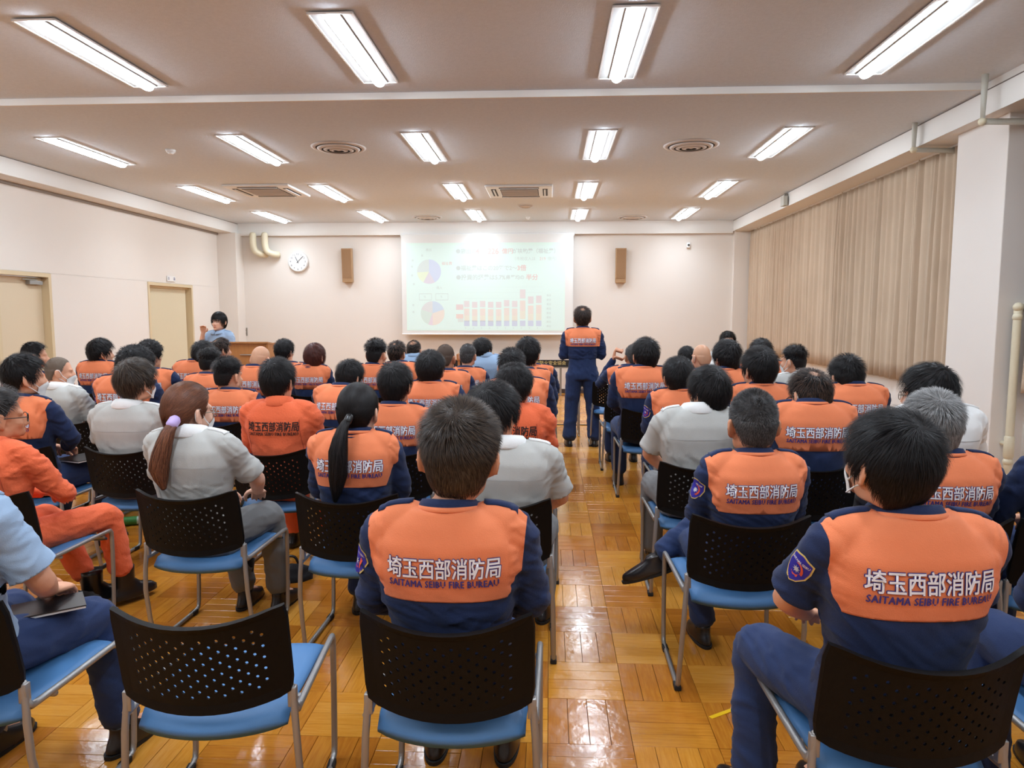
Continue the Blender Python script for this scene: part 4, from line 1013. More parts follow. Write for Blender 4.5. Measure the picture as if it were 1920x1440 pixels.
# ================================================================== HAIR
CR = np.array([0, -.55, .83]); CR = CR/np.linalg.norm(CR); HC = np.array([0, -.012, .030])
def skull_r(d):
    x, y, z = abs(d[..., 0])/.0765, abs(d[..., 1])/.0965, np.where(d[..., 2] > 0, abs(d[..., 2])/.099, abs(d[..., 2])/.135)
    p = np.where(d[..., 2] > 0, 2.0, 2.5)
    return (x**p+y**p+z**p)**(-1/p)
HST = {   # nape, earline, side-front, forehead heights ; thickness top, side, nape ; strand length top, side
    'short':  dict(nape=-.085, ear=.012, burn=-.010, fore=.078, tt=.020, ts=.011, tn=.006, lt=.038, ls=.024),
    'medium': dict(nape=-.092, ear=.000, burn=-.018, fore=.070, tt=.028, ts=.020, tn=.010, lt=.050, ls=.034),
    'mop':    dict(nape=-.088, ear=-.002, burn=-.020, fore=.060, tt=.034, ts=.028, tn=.010, lt=.058, ls=.042),
    'fade':   dict(nape=-.070, ear=.016, burn=.0, fore=.078, tt=.022, ts=.004, tn=.001, lt=.030, ls=.006, fade=1),
    'crew':   dict(nape=-.075, ear=.014, burn=-.005, fore=.080, tt=.009, ts=.004, tn=.002, lt=.014, ls=.010),
    'shaved': dict(nape=-.070, ear=.014, burn=-.002, fore=.080, tt=.0022, ts=.0018, tn=.001, lt=.0035, ls=.003),
    'bald':   dict(nape=-.070, ear=.014, burn=.0, fore=.080, tt=.0004, ts=.0006, tn=.0005, lt=.0, ls=.0),
    'curly':  dict(nape=-.085, ear=.0, burn=-.015, fore=.066, tt=.040, ts=.030, tn=.012, lt=.040, ls=.034, curl=1),
    'bob':    dict(nape=-.100, ear=-.075, burn=-.095, fore=.060, tt=.026, ts=.026, tn=.020, lt=.060, ls=.075),
    'pony':   dict(nape=-.090, ear=.004, burn=-.02, fore=.072, tt=.018, ts=.014, tn=.008, lt=.045, ls=.05, tie=1),
    'fringe': dict(nape=-.100, ear=-.045, burn=-.025, fore=.040, tt=.024, ts=.022, tn=.018, lt=.055, ls=.065),
}
def hair(style, n, seed, crown=0.0, width=.0013, whorl=0.0, name='hair'):
    """shell plus strands, head-local coordinates"""
    S_ = HST[style]; rg = np.random.default_rng(seed)
    def thick(d):
        az = np.degrees(np.arctan2(np.abs(d[..., 0]), -d[..., 1])); r = skull_r(d); z = HC[2]+d[..., 2]*r
        line = np.interp(az, [0, 45, 62, 78, 96, 104, 112, 128, 150, 180], [S_['nape'], S_['nape']+.010, S_['nape']*.45+S_['ear']*.55, S_['ear'], S_['ear'], S_['burn'], S_['burn']+.01, S_['fore']*.62, S_['fore'], S_['fore']])
        m = np.clip((z-line)/.010, 0, 1)
        up = np.clip((z-.005)/.075, 0, 1); low = np.clip((.0-z)/.08, 0, 1)
        t = S_['ts']+(S_['tt']-S_['ts'])*up**(.8)-(S_['ts']-S_['tn'])*low
        if S_.get('fade'): t = np.where(z < .045, np.clip(S_['tn']+(z+.07)*.02, .0005, .02), S_['ts']+(S_['tt']-S_['ts'])*np.clip((z-.045)/.03, 0, 1))
        if crown: 
            cd = np.arccos(np.clip(d@CR, -1, 1)); m2 = np.clip((cd-crown)/.35, 0, 1); t = t*(.12+.88*m2)
        return m, t, z
    nu, nv = 56, 40; V = []; 
    D = []
    for j in range(nv+1):
        ph = pi*j/nv
        for i in range(nu): a = 2*pi*i/nu; D.append((sin(ph)*cos(a), sin(ph)*sin(a), cos(ph)))
    D = np.array(D); m, t, z = thick(D)
    lump = np.array([noise.noise(tuple(q*5+seed)) * .35+noise.noise(tuple(q*11+seed))*.25 for q in D])
    if S_.get('curl'): lump = lump+np.array([abs(noise.noise(tuple(q*16+seed)))*1.0 for q in D])
    base = t*(1+lump*.6)*.88
    r = skull_r(D)+np.where(m > 0, base*np.sqrt(m)-.010*(1-m), -.014)
    if crown: shell_t = np.clip((crown*(1.15+lump*1.2)-np.arccos(np.clip(D@CR, -1, 1)))/.30, 0, 1)
    if crown: r = r-.0015*np.clip((crown*(.85+lump*.9)-np.arccos(np.clip(D@CR, -1, 1)))/.08, 0, 1)
    V = HC+D*r[:, None]; F = []
    for j in range(nv):
        for i in range(nu): i2 = (i+1) % nu; F.append((j*nu+i, (j+1)*nu+i, (j+1)*nu+i2, j*nu+i2))
    nsh = len(V); Vs = [V]; Fq = np.array(F); tone = [shell_t if crown else np.full(nsh, .25)]
    if style not in ('bald',) and n > 0:
        d = rg.normal(size=(int(n*2.4), 3)); d /= np.linalg.norm(d, axis=1)[:, None]; m, t, z = thick(d); keep = m > .35
        if crown:
            cd = np.arccos(np.clip(d@CR, -1, 1)); keep &= rg.uniform(size=len(d)) < np.clip((cd-crown*.5)/.5, .62, 1)
        d = d[keep][:n]; t = t[keep][:n]; z = z[keep][:n]; k = len(d)
        up = np.clip((z-.0)/.08, 0, 1); L_ = (S_['ls']+(S_['lt']-S_['ls'])*up)*rg.uniform(.65, 1.15, k)
        if S_.get('fade'): L_ = np.where(z < .045, .004, S_['lt'])*rg.uniform(.7, 1.1, k)
        root = HC+d*(skull_r(d)+t*.80)[:, None]
        cr = np.tile(CR, (k, 1)); f = d-cr*0.999; 
        if whorl: f = f+np.cross(cr, d)*whorl
        f -= d*np.sum(f*d, 1)[:, None]; f /= np.linalg.norm(f, axis=1)[:, None]+1e-6
        low = np.clip((.03-z)/.06, 0, 1)[:, None]; dn = np.array([0, 0, -1.0])-d*(-d[:, 2:3]); dn /= np.linalg.norm(dn, axis=1)[:, None]+1e-6
        f = f*(1-low*.8)+dn*low*.8
        if S_.get('tie'):
            tie = np.array([0, -.125, -.015]); f = tie-root; f -= d*np.sum(f*d, 1)[:, None]; f /= np.linalg.norm(f, axis=1)[:, None]+1e-6
        # clumping: noise field bends neighbours together
        nz = np.array([noise.noise_vector(tuple(q*34+seed)) for q in root])*.45+np.array([noise.noise_vector(tuple(q*90+seed)) for q in root])*.35
        if S_.get('curl'): nz = nz*3.2
        if S_.get('tie') or style == 'bob': nz = nz*.35
        f = f+nz*.6; f -= d*np.sum(f*d, 1)[:, None]*.8; f /= np.linalg.norm(f, axis=1)[:, None]+1e-6
        lift = {'short': .50, 'crew': .8, 'shaved': .9, 'fade': .65, 'medium': .34, 'mop': .30, 'curly': .6, 'bob': .12, 'pony': .06, 'fringe': .12}.get(style, .4)
        lf = lift*(.5+.5*up)[:, None]
        pts = [root]; cur = root.copy(); dirv = f*(1-lf)+d*lf; seg = 3
        for s in range(seg):
            dirv = dirv/np.linalg.norm(dirv, axis=1)[:, None]; cur = cur+dirv*(L_/seg)[:, None]
            # do not fly off nor sink into the skull
            rel = cur-HC; rr = np.linalg.norm(rel, axis=1); dd = rel/rr[:, None]; lo = skull_r(dd)+t*.97+.0006; fix = np.maximum(lo-rr, 0); cur = cur+dd*fix[:, None]; pts.append(cur.copy())
            dirv = dirv-dd*(.22 if not S_.get('curl') else .5)+(nz*.25 if S_.get('curl') else 0)+np.array([0, 0, -.10])
        side = np.cross(f, d); side /= np.linalg.norm(side, axis=1)[:, None]+1e-6; ww = width*rg.uniform(.7, 1.2, k)
        P = []
        for s, q in enumerate(pts):
            w = (ww*(1, .9, .7, .15)[s])[:, None]*.5; P.append(q+side*w); P.append(q-side*w)
        P = np.stack(P, 1)          # k,8,3
        Vs.append(P.reshape(-1, 3)); b = nsh+np.arange(k)[:, None]*8
        fs = np.concatenate([b+np.array([[2*s, 2*s+1, 2*s+3, 2*s+2]]) for s in range(3)], 0); Fq = np.concatenate([Fq, fs], 0)
        tone.append(np.repeat(rg.uniform(size=k)**1.5*(.22 if crown else 1), 8))
    V = np.concatenate(Vs, 0); me = bpy.data.meshes.new(name)
    me.vertices.add(len(V)); me.vertices.foreach_set('co', V.astype(np.float32).ravel())
    me.loops.add(len(Fq)*4); me.loops.foreach_set('vertex_index', Fq.astype(np.int32).ravel())
    me.polygons.add(len(Fq)); me.polygons.foreach_set('loop_start', np.arange(0, len(Fq)*4, 4, dtype=np.int32)); me.polygons.foreach_set('loop_total', np.full(len(Fq), 4, np.int32))
    me.update(calc_edges=True); me.polygons.foreach_set('use_smooth', [True]*len(me.polygons))
    attr(me, 'tone', np.concatenate(tone)); me.materials.append(None); return me
def ponytail(P, R0, n, seed):
    rg = np.random.default_rng(seed); PP, RR = catmull(P, R0, 6); PP = np.array(PP); RR = np.array([r[0] for r in RR]); m = len(PP)
    V0, F0 = tube(P, [r*.8 for r in R0], 12, 4); tone = [np.full(len(V0), .2)]; V = [np.array(V0)]; F = [f for f in F0]; k0 = len(V0)
    for i in range(n):
        a = rg.uniform(0, 2*pi); q = .75+.3*rg.uniform(); e = m-1-int(rg.uniform(0, m*.28)*rg.uniform()); st = max(1, e//7); idx = list(range(0, e+1, st)); pts = []
        for j in idx:
            w = a+.25*sin(j*.3+i); fr = rg.uniform(-.001, .001, 3); pts.append(PP[j]+np.array([cos(w), sin(w), 0])*RR[j]*q*(1 if j < m-3 else .75)+fr)
        pts = np.array(pts); sd = np.array([-sin(a), cos(a), 0])*.0008; k = len(pts); V.append(np.stack([pts+sd, pts-sd], 1).reshape(-1, 3)); tone.append(np.full(2*k, rg.uniform()))
        for j in range(k-1): F.append((k0+2*j, k0+2*j+1, k0+2*j+3, k0+2*j+2))
        k0 += 2*k
    me = new_mesh('ponytail', np.concatenate(V), F, None, True); attr(me, 'tone', np.concatenate(tone)); me.materials.append(None); return me
BLK = hair_mat('black_hair', srgb(14, 12, 13), srgb(42, 38, 38), .5); DBR = hair_mat('dark_brown_hair', srgb(34, 27, 24), srgb(94, 79, 66)); BRN = hair_mat('brown_hair', srgb(78, 48, 38), srgb(150, 96, 68))
GRY_ = hair_mat('grey_hair', srgb(70, 68, 68), srgb(190, 188, 186)); SLT = hair_mat('salted_hair', srgb(30, 28, 30), srgb(112, 108, 106)); SHV = hair_mat('shaved_hair', srgb(128, 112, 98), srgb(90, 80, 72), .6); SHD = hair_mat('dark_shaved_hair', srgb(92, 74, 62), srgb(50, 42, 38), .6)
BLD = hair_mat('bald_scalp', srgb(212, 160, 128), srgb(200, 150, 120), .38)
THN = hair_mat('thinning_hair', srgb(16, 14, 14), srgb(186, 138, 110), .5)
HM = {}
def hair_mesh(style, near, seed=0, crown=0, whorl=0):
    k = (style, near, seed, crown, whorl)
    if k not in HM:
        n = {2: 14000, 1: 4200, 0: 1500}[near]; w = {2: .0010, 1: .0017, 0: .0030}[near]
        if style in ('shaved', 'crew'): n = int(n*1.1)
        HM[k] = hair(style, n, seed+3, crown, w, whorl)
    return HM[k]
# mask and glasses, head-local
def mask_mesh():
    V, F = [], []; nu, nv = 14, 8
    for s in (0, 1):
        for j in range(nv+1):
            for i in range(nu+1):
                a = radians(-66+132*i/nu); v = j/nv; z = -.022-.082*v; edge = abs(-1+2*i/nu)
                z = z*(1-edge**2)+(-.052-.036*v)*edge**2
                rr = .084+.004*(1-edge)+.014*exp(-((v-.25)/.28)**2)*(1-edge)**1.3-.012*v; rr += (0 if s else -.0015)
                V.append((rr*sin(a)*.86, .016+rr*cos(a)*1.02, z))
    q = (nu+1)*(nv+1)
    for s in (0, 1):
        for j in range(nv):
            for i in range(nu): a = s*q+j*(nu+1)+i; f = (a, a+1, a+nu+2, a+nu+1); F.append(f if s == 0 else f[::-1])
    me = new_mesh('face_mask', V, F, M_mask, True); out = []
    for s in (-1, 1):
        g = G(); out.append(g); g.tube([(s*.068, .050, -.050), (s*.082, .020, -.020), (s*.090, .002, .020), (s*.091, -.020, .026), (s*.092, -.030, .004), (s*.088, -.022, -.030), (s*.080, .010, -.052), (s*.066, .050, -.086)], [.0024]*8, 6, 3)
    return me, [g.mesh('ear_loop', M_mask, True) for g in out]
MASK, LOOP = mask_mesh()
def glasses_mesh():
    g = G()
    for s in (-1, 1):
        g.tube([(s*.031+.024*cos(a), .105-.006*cos(a)*s, -.002+.019*sin(a)) for a in np.linspace(0, 2*pi, 17)], [.0019]*17, 6)
        g.tube([(s*.056, .100, .004), (s*.076, .07, .004), (s*.083, -.005, .004), (s*.084, -.032, -.016)], [.0022]*4, 6, 2)
    g.tube([(-.008, .108, .002), (.008, .108, .002)], [.0018]*2, 6); return g.mesh('glasses', None, True)
GLS = glasses_mesh()
def eyes(parent, M):
    for s in (-1, 1):
        V, F = ellipsoid((s*.030, .0805, -.002), (.0125, .008, .0062), 14, 10); e = obj('eye', new_mesh('eye', V, F, M_eye), parent); e.matrix_local = M
        V, F = ellipsoid((s*.030, .0862, -.002), (.0052, .004, .0052), 12, 8); i = obj('iris', new_mesh('iris', V, F, M_iris), e)
        b = G().tube([(s*.014, .092, .016), (s*.032, .094, .022), (s*.048, .084, .017)], [.0025, .003, .0018], 8, 2).build('eyebrow', mat('brow', srgb(34, 26, 24), .8), parent, True); b.matrix_local = M
    m = G().tube([(-.022, .096, -.067), (0, .101, -.065), (.022, .096, -.067)], [(.0035), (.0052), (.003)], 8, 2).build('lips', M_ear, parent, True); m.matrix_local = M
# ================================================================== THE CAST
def fit(V, w, h):
    V = np.array(V)[:, :2]; lo, hi = V.min(0), V.max(0); V = (V-(lo+hi)/2); V[:, 0] *= w/(hi[0]-lo[0]); V[:, 1] *= h/(hi[1]-lo[1]); return V
KAN = '埼玉西部消防局'
LAT = 'SAITAMA SEIBU FIRE BUREAU'
def outfit(fig, kind, hi=False):
    key = 'o_'+kind
    if key in fig: return fig[key]
    p = fig['pose']; b = bvh_of(fig['top']); O = {}; nx = p.get('neckx', 0); dz = p['neck']-1.06
    me_ = .02
    if kind == 'vest':
        j, y = cut_yoke(fig['top'], p, .203, .824+dz*1.0 if dz < .2 else 1.188, p['necky']-.018)
        O['jacket'] = (j, M_navy); O['back_panel'] = (y, M_orange)
        c, t = collar_mesh(p, 'navy'); O['collar'] = (c, M_navy); O['collar_trim'] = (t, M_orange)
    elif kind == 'jump':
        O['coverall_top'] = (fig['top'].copy(), M_jump); c, _ = collar_mesh(p, 'jump'); O['collar'] = (c, M_jump)
    else:
        m = {'grey': M_grey, 'blue': M_blue, 'white': M_white}[kind]
        O['shirt'] = (fig['top'].copy(), m); c, _ = collar_mesh(p, 'shirt'); O['collar'] = (c, {'grey': M_white, 'blue': M_blue, 'white': M_white}[kind])
    zt = p['neck']; kz, lz = zt-.138, zt-.182
    if kind in ('vest', 'jump'):
        if p.get('text', True):
            e = .012
            base = text_mesh(KAN, 1.0, res=1, maxedge=.3); V = fit(base[0], .300, .0560); off = .0022
            hi_t = fig.get('fine')
            def multi(r, nd):
                W_, F2 = [], []; k = 0
                for q in range(nd):
                    aa = 2*pi*(q+.5)/nd; W_ += [(x+r*cos(aa), y+r*sin(aa)) for x, y in V]; F2 += [[i+k for i in f] for f in base[1]]; k += len(V)
                return W_, F2
            if kind == 'vest':
                v1, f1 = multi(.0024 if hi_t else .0020, 8 if hi_t else 4); O['lettering_outline'] = (wrap_back(b, v1, f1, nx, kz, off+.0022, 'lettering_outline', None), M_txtn)
                v2, f2 = multi(.0010, 4 if hi_t else 2); O['lettering'] = (wrap_back(b, v2, f2, nx, kz, off+.0046, 'lettering', None), M_txtw)
            else:
                v1, f1 = multi(.0012, 4); O['lettering'] = (wrap_back(b, v1, f1, nx, kz, off+.001, 'lettering', None), M_txtk)
            l = text_mesh(LAT, 1.0, off=.0, res=1, maxedge=.4, spacing=1.08); V = fit(l[0], .290, .0195); W_, F2 = [], []
            for q, (ox, oy) in enumerate(((-.0009, 0), (.0009, 0), (0, .0007))): W_ += [(x+ox, y+oy) for x, y in V]; F2 += [[i+q*len(V) for i in f] for f in l[1]]
            O['latin_lettering'] = (wrap_back(b, W_, F2, nx, lz, off+.003, 'latin_lettering', None), M_txtn if kind == 'vest' else M_txtk)
    if kind in ('grey', 'blue', 'white'):
        zs = zt-.155; V, F = strip_grid(lerp2((-.165, 0), (.165, 0), 30), .0035); O['yoke_seam'] = (wrap_back(b, V, F, nx, zs, .0015, 'yoke_seam', None), mat('seam_shade', srgb(178, 178, 176), .9) if kind != 'blue' else mat('seam_blue', srgb(140, 165, 200), .9))
        for s in (-1, 1):
            V, F = strip_grid(lerp2((s*.118, -.002), (s*.105, -.16), 16), .006); O['pleat%d' % s] = (wrap_back(b, V, F, nx, zs, .0015, 'pleat', None), m)
    if kind == 'jump':
        for s in (-1, 1):
            V, F = strip_grid(lerp2((s*.150, .06), (s*.160, -.16), 16), .004); O['seam%d' % s] = (wrap_back(b, V, F, nx, zt-.16, .0015, 'seam', None), mat('jump_seam', srgb(196, 80, 50), .9))
    if kind != 'jump':
        em = {'vest': M_navy, 'grey': M_white, 'blue': M_blue, 'white': M_white}[kind]
        for s in (-1, 1):
            try: O['epaulet%d' % s] = (epaulet_mesh(b, p, s), em)
            except Exception: pass
    if hi and kind == 'vest':
        for k, me in badge_mesh(b, p).items(): O[k] = (me, me.materials[0])
    for k, (me, m) in O.items():
        if not me.materials: me.materials.append(m)
        me.name = k
    fig[key] = O; return O
import re
def clean(n): return re.sub(r'-?\d+$', '', n)
TRO = {'vest': M_navy2, 'grey': M_greyt, 'blue': M_navy2, 'jump': M_jump, 'white': M_greyt}
def px_at(px, Y, z):
    """world X seen at column px for a point at depth Y and height z"""
    k = (px-960)/FPX; v = np.array([0, Y, z-EYE]); a = _rt-k*_fw; return -(v@a)/a[0]
ALLP = []
def person(label, fig, kind, yr, bx, head=None, rz=0, yaw=0, pitch=0, roll=0, hs=1.03, style='short', near=0, hseed=0, crown=0, whorl=0, hm=BLK, skin=M_skin, mask=False, gls=False, loc=None, pony=None, foot='shoe', eye=False, group=None, hi=False, chair=None, sx=1.0, body_label=None, cy=None):
    p = fig['pose']; hx, hy, hz = p['head']; rz = radians(rz)
    top0 = .129+HST[style]['tt']*.9+.006; top_n = hz-.09+(top0+.09)*hs
    if loc is None:
        X = px_at(bx, yr+p['body'][5][1], .95)
        loc = [X, yr]
    s = 1.0; dx = dz = 0
    if head is not None:
        Yh = loc[1]+hy*cos(rz)+hx*sin(rz); zt = onY(head[0], head[1], Yh)[2]
        s = min(1.05, max(.955, zt/top_n))
        if cy: s = min(1.075, max(.93, onY(head[0], cy, loc[1]+(p['necky']-.07)*cos(rz))[2]/(p['neck']+.032)))
        dz = (zt-s*top_n)/s
        Xh = px_at(head[0], Yh, zt-.1); wx = Xh-(loc[0]+(hx*cos(rz)-hy*sin(rz))*s); dx = wx/s*cos(rz)
        if abs(dx) > .13 or abs(dz) > .09: print('HEADSHIFT %.2f %.2f' % (dx, dz), label)
        dx = max(-.13, min(.13, dx)); dz = max(-.09, min(.10, dz))
    t = thing('person', label, 'person', (loc[0], loc[1], 0), rz, group); t.scale = (s*sx, s, s)
    R = (Euler((radians(pitch), 0, -radians(yaw)), 'XYZ').to_matrix() @ Matrix.Rotation(radians(roll), 3, 'Y'))
    piv = Vector((hx, hy-.02, hz-.09)); A = np.array(R)*hs
    b = fig['body'].copy(); P = co(b).astype(float); w = np.clip((P[:, 2]-(p['neck']+.0))/(hz-.085-p['neck']), 0, 1); w = w*w*(3-2*w); w[np.abs(P[:, 0]-hx) > .115] = 0
    pv = np.array(piv); Q = (P-pv)@A.T+pv+np.array([dx, 0, dz]); P = P+(Q-P)*w[:, None]; setco(b, P); b.materials.clear(); b.materials.append(skin); b.name = 'body'
    bo = obj('body', b, t)
    M = Matrix.Translation(Vector((dx, 0, dz))+piv) @ R.to_4x4() @ Matrix.Scale(hs, 4) @ Matrix.Translation(Vector(p['head'])-piv)
    def hobj(nm, me, m, par=t):
        o = obj(nm, me, par, m=m)
        if par is t: o.matrix_local = M
        return o
    h = hobj('hair', hair_mesh(style, near, hseed, crown, whorl), hm)
    if pony:
        o = obj('ponytail', pony[0], t, m=pony[1]); o.location = (dx, 0, dz); tie = obj('hair_tie', pony[2], t); tie.location = (dx, 0, dz)
    if mask: o = hobj('face_mask', MASK, M_mask); [hobj('ear_loop', q, M_mask) for q in LOOP]
    if gls: hobj('glasses', GLS, M_frameblk if gls == 1 else M_metal)
    if eye: eyes(t, M)
    O = outfit(fig, kind, hi)
    for k, (me, m) in O.items(): obj(clean(k), me, t)
    if 'trousers' in fig:
        tr = fig['trousers']
        if not tr.materials: tr.materials.append(TRO[kind])
        obj('trousers', tr, t, m=TRO[kind])
        for i in (0, 1):
            a, d = p['an'][i], p['toe'][i]; rzf = atan2(-d[0], d[1]); rx = p.get('shoerx', (0, 0))[i]; rr = Euler((rx, p.get('shoery', (0, 0))[i], rzf), 'XYZ'); off = (a[0], a[1], (a[2]-.10)*1.0)
            sh = obj('shoe' if foot != 'boot' else 'boot', SHOE if foot != 'boot' else BOOT, t); 
            off = Vector(off)+rr.to_matrix() @ Vector((0, .045, 0)); sh.location = off; sh.rotation_euler = rr
            if foot != 'boot' : so = obj('sole', SOLE, sh)
            if foot == 'boot': continue
            if p.get('nosock') and i == 1:
                G().tube([tuple(np.array(p['an'][1])*1.0), tuple(np.array(p['an'][1])*.72+np.array(p['kn'][1])*.28)], [.042, .048], 14).build('sock', M_sock, t, True)
            else: sk = obj('sock', SOCK, t); sk.location = off; sk.rotation_euler = rr
    ALLP.append(t)
    if chair is not None and chair is not False:
        cx = px_at(bx, yr-.25, .65) if chair is True else chair
        place_chair(cx, yr, 0, 'black chair under the '+label)
    return t
F = {}
FINE = ('main', 'maskman', 'crossed', 'ladylong', 'std', 'std2')
narrow = lambda p, k: pose(p, body=[(a, b, c, d*k, e*k**.5) for a, b, c, d, e in p['body']], sh=[(x*k, y, z) for x, y, z in p['sh']], el=[(x*k, y, z) for x, y, z in p['el']])
# nearest figures, each with its own pose
F['main'] = figure(pose(head=(0, -.150, 1.195), el=[(-.232, -.125, .765), (.232, -.125, .765)], wr=[(-.10, .10, .66), (.10, .10, .66)]), 'long', .0075, 46000, 16000, seed=1)
F['maskman'] = figure(lean(tall(pose(el=[(-.235, -.05, .80), (.235, -.05, .80)], wr=[(-.10, .16, .68), (.10, .16, .68)], kn=[(-.20, .27, .535), (.24, .27, .535)], an=[(-.22, .20, .10), (.0, .22, .10)], toe=[(-.25, 1, 0), (.1, 1, 0)]), .065), .015, .01), 'short', .0075, 46000, 16000, seed=2)
F['crossed'] = figure(pose(wr=[(-.08, .14, .68), (.08, .14, .70)], kn=[(-.12, .30, .53), (.0, .36, .64)], an=[(-.06, .28, .10), (-.27, .34, .44)], toe=[(-.05, 1, 0), (-1, .25, -.1)], nosock=1, shoery=(0, 0), shoerx=(0, -.35)), 'long', .008, 36000, 14000, seed=3)
F['ladylong'] = figure(narrow(lean(SEAT, .03), .90), 'long', .008, 34000, 12000, seed=4, fat=.95)
F['lady'] = figure(narrow(lean(pose(el=[(-.24, -.07, .80), (.25, -.02, .80)], wr=[(-.08, .16, .68), (.12, .20, .68)], an=[(-.03, .30, .10), (.17, .30, .10)]), .02, -.02), .95), 'short', .008, 36000, 14000, seed=5)
F['bluemens'] = figure(lean(pose(el=[(-.23, -.06, .78), (.245, -.06, .765)], wr=[(-.05, .18, .66), (.10, .13, .645)], an=[(-.22, .16, .10), (.20, .30, .10)], kn=[(-.18, .28, .50), (.13, .30, .495)], hd=[(.35, .8, -.25), (-.2, .9, -.15)]), .10), 'short', .008, 40000, 16000, seed=6)
F['glassman'] = figure(lean(pose(el=[(-.24, .0, .78), (.26, .0, .76)], wr=[(-.05, .2, .70), (.06, .22, .70)], kn=[(-.12, .33, .53), (.22, .36, .54)], an=[(.10, .34, .12), (.24, .42, .12)], toe=[(.3, 1, 0), (.35, 1, 0)], hem=.14), .06), 'long', .008, 36000, 12000, seed=7)
F['std'] = figure(pose(), 'long', .0095, 20000, 9000, seed=8)
F['std2'] = figure(lean(pose(el=[(-.235, -.06, .79), (.235, -.06, .79)], wr=[(-.05, .12, .70), (.05, .12, .70)], an=[(-.16, .22, .10), (.12, .32, .10)]), .04), 'long', .0095, 20000, 9000, seed=11)
F['short'] = figure(lean(pose(el=[(-.235, -.06, .79), (.235, -.08, .78)]), .02), 'short', .0095, 20000, 9000, seed=12)
F['fwd'] = figure(lean(pose(el=[(-.22, .06, .76), (.22, .06, .76)], wr=[(-.08, .24, .70), (.08, .24, .70)]), .14, -.02), 'long', .0095, 16000, 7000, seed=14)
F['low1'] = figure(pose(), 'long', .0115, 11000, 5000, seed=21)
F['low2'] = figure(lean(pose(el=[(-.24, -.05, .79), (.24, -.05, .79)]), .03), 'long', .0115, 11000, 5000, seed=22)
F['lady0'] = figure(narrow(pose(), .88), 'long', .0115, 11000, 5000, seed=23)
F['handup'] = figure(pose(el=[(-.27, .02, .86), (.22, -.1, .775)], wr=[(-.14, -.07, 1.12), (.1, .12, .66)], hd=[(.15, -.15, 1), (-.35, .8, -.25)], hup=[(-1, 0, .2), (0, .3, 1)], curl=.35), 'long', .0115, 11000, 6000, seed=24)
F['lowshort'] = figure(pose(el=[(-.235, -.02, .80), (.235, -.02, .80)], wr=[(-.10, .22, .72), (.10, .22, .72)]), 'short', .0115, 11000, 5000, seed=25)
STAND = dict(body=[(0, 0, .80, .150, .105), (0, 0, .88, .166, .112), (0, 0, .955, .152, .10), (0, 0, 1.04, .145, .100), (0, -.005, 1.15, .158, .106), (0, -.01, 1.24, .170, .106), (0, -.01, 1.31, .165, .094), (0, -.01, 1.36, .13, .075), (0, -.01, 1.395, .08, .06), (0, -.005, 1.42, .06, .055)],
    head=(0, .015, 1.518), neck=1.395, necky=-.006, sh=[(-.172, -.008, 1.325), (.172, -.008, 1.325)], el=[(-.232, .0, 1.075), (.232, .0, 1.075)], wr=[(.04, .185, 1.10), (-.04, .20, 1.14)],
    hd=[(1, .05, .1), (-1, .05, .1)], hup=[(0, 1, .1), (0, 1, .1)], hip=[(-.088, 0, .86), (.088, 0, .86)], kn=[(-.125, .015, .47), (.125, .015, .47)], an=[(-.150, -.02, .10), (.150, -.02, .10)], toe=[(-.12, 1, 0), (.12, 1, 0)], hem=-.0)
F['stand'] = figure(STAND, 'long', .009, 24000, 12000, seed=31, standing=True)
PRES = narrow(pose(STAND, el=[(-.25, .03, 1.08), (.27, .08, 1.13)], wr=[(-.13, .24, 1.10), (.135, .17, 1.37)], hd=[(.3, .9, -.1), (-.25, .35, .9)], hup=[(0, .2, 1), (.4, -1, .3)], curl=.9), .93)
F['presenter'] = figure(PRES, 'short', .009, 22000, 14000, seed=32, standing=True)

for k in FINE: F[k]['fine'] = True
PONY1 = (ponytail([(0, -.262, 1.155), (-.008, -.305, 1.12), (-.03, -.325, 1.03), (-.045, -.330, .95), (-.03, -.325, .86)], [.020, .030, .040, .042, .016], 1400, 3), BRN)
V_, F_ = tube([(0, -.262, 1.165), (0, -.290, 1.145)], [.026, .026], 14); PONY1 += (new_mesh('hair_tie', V_, F_, mat('lavender_tie', srgb(196, 172, 226), .5), True),)
PONY2 = (ponytail([(-.0, -.262, 1.165), (-.02, -.305, 1.13), (-.035, -.330, 1.03), (-.04, -.325, .92), (-.06, -.31, .80)], [.014, .024, .040, .040, .012], 1400, 5), BLK)
V_, F_ = tube([(0, -.262, 1.172), (-.006, -.285, 1.152)], [.019, .019], 14); PONY2 += (new_mesh('hair_tie', V_, F_, M_frameblk, True),)

L = [None, 2.08, 3.29, 4.29, 5.34, 6.39, 7.2, 8.0]      # depth of the chair rows left of the aisle
R = [None, 1.95, 3.04, 4.14, 5.19, 6.29, 7.39, 8.2]     # and right of it
V_ = 'vest'
# ---- row 1
person('man in orange-and-navy jacket, short brown hair, seated at the bottom centre', F['main'], V_, L[1], 842, (858, 748), style='short', near=2, hm=DBR, hs=1.10, whorl=.5, chair=True, roll=2, sx=1.02, hi=True, cy=940)
person('black-haired masked man with a round sleeve badge, bottom right', F['maskman'], V_, R[1], 1688, (1662, 762), style='medium', near=2, hm=BLK, hs=.965, yaw=-20, pitch=8, whorl=.3, mask=True, chair=px_at(1712, R[1]-.25, .65), hi=True, rz=3, sx=1.04, cy=950)
person('man in light blue shirt cut off by the left edge', F['bluemens'], 'blue', L[1], -112, None, style='short', near=0, hm=BLK, chair=True, rz=-8, sx=1.02)
person('man in navy mostly outside the bottom right corner', F['std2'], V_, R[1]+.05, 2190, None, style='short', near=0, hm=BLK, chair=True)
ex = px_at(370, L[1]-.25, .65)
place_chair(ex, L[1]+.0, radians(6), 'empty chair with perforated black back and blue seat at the bottom left', None)
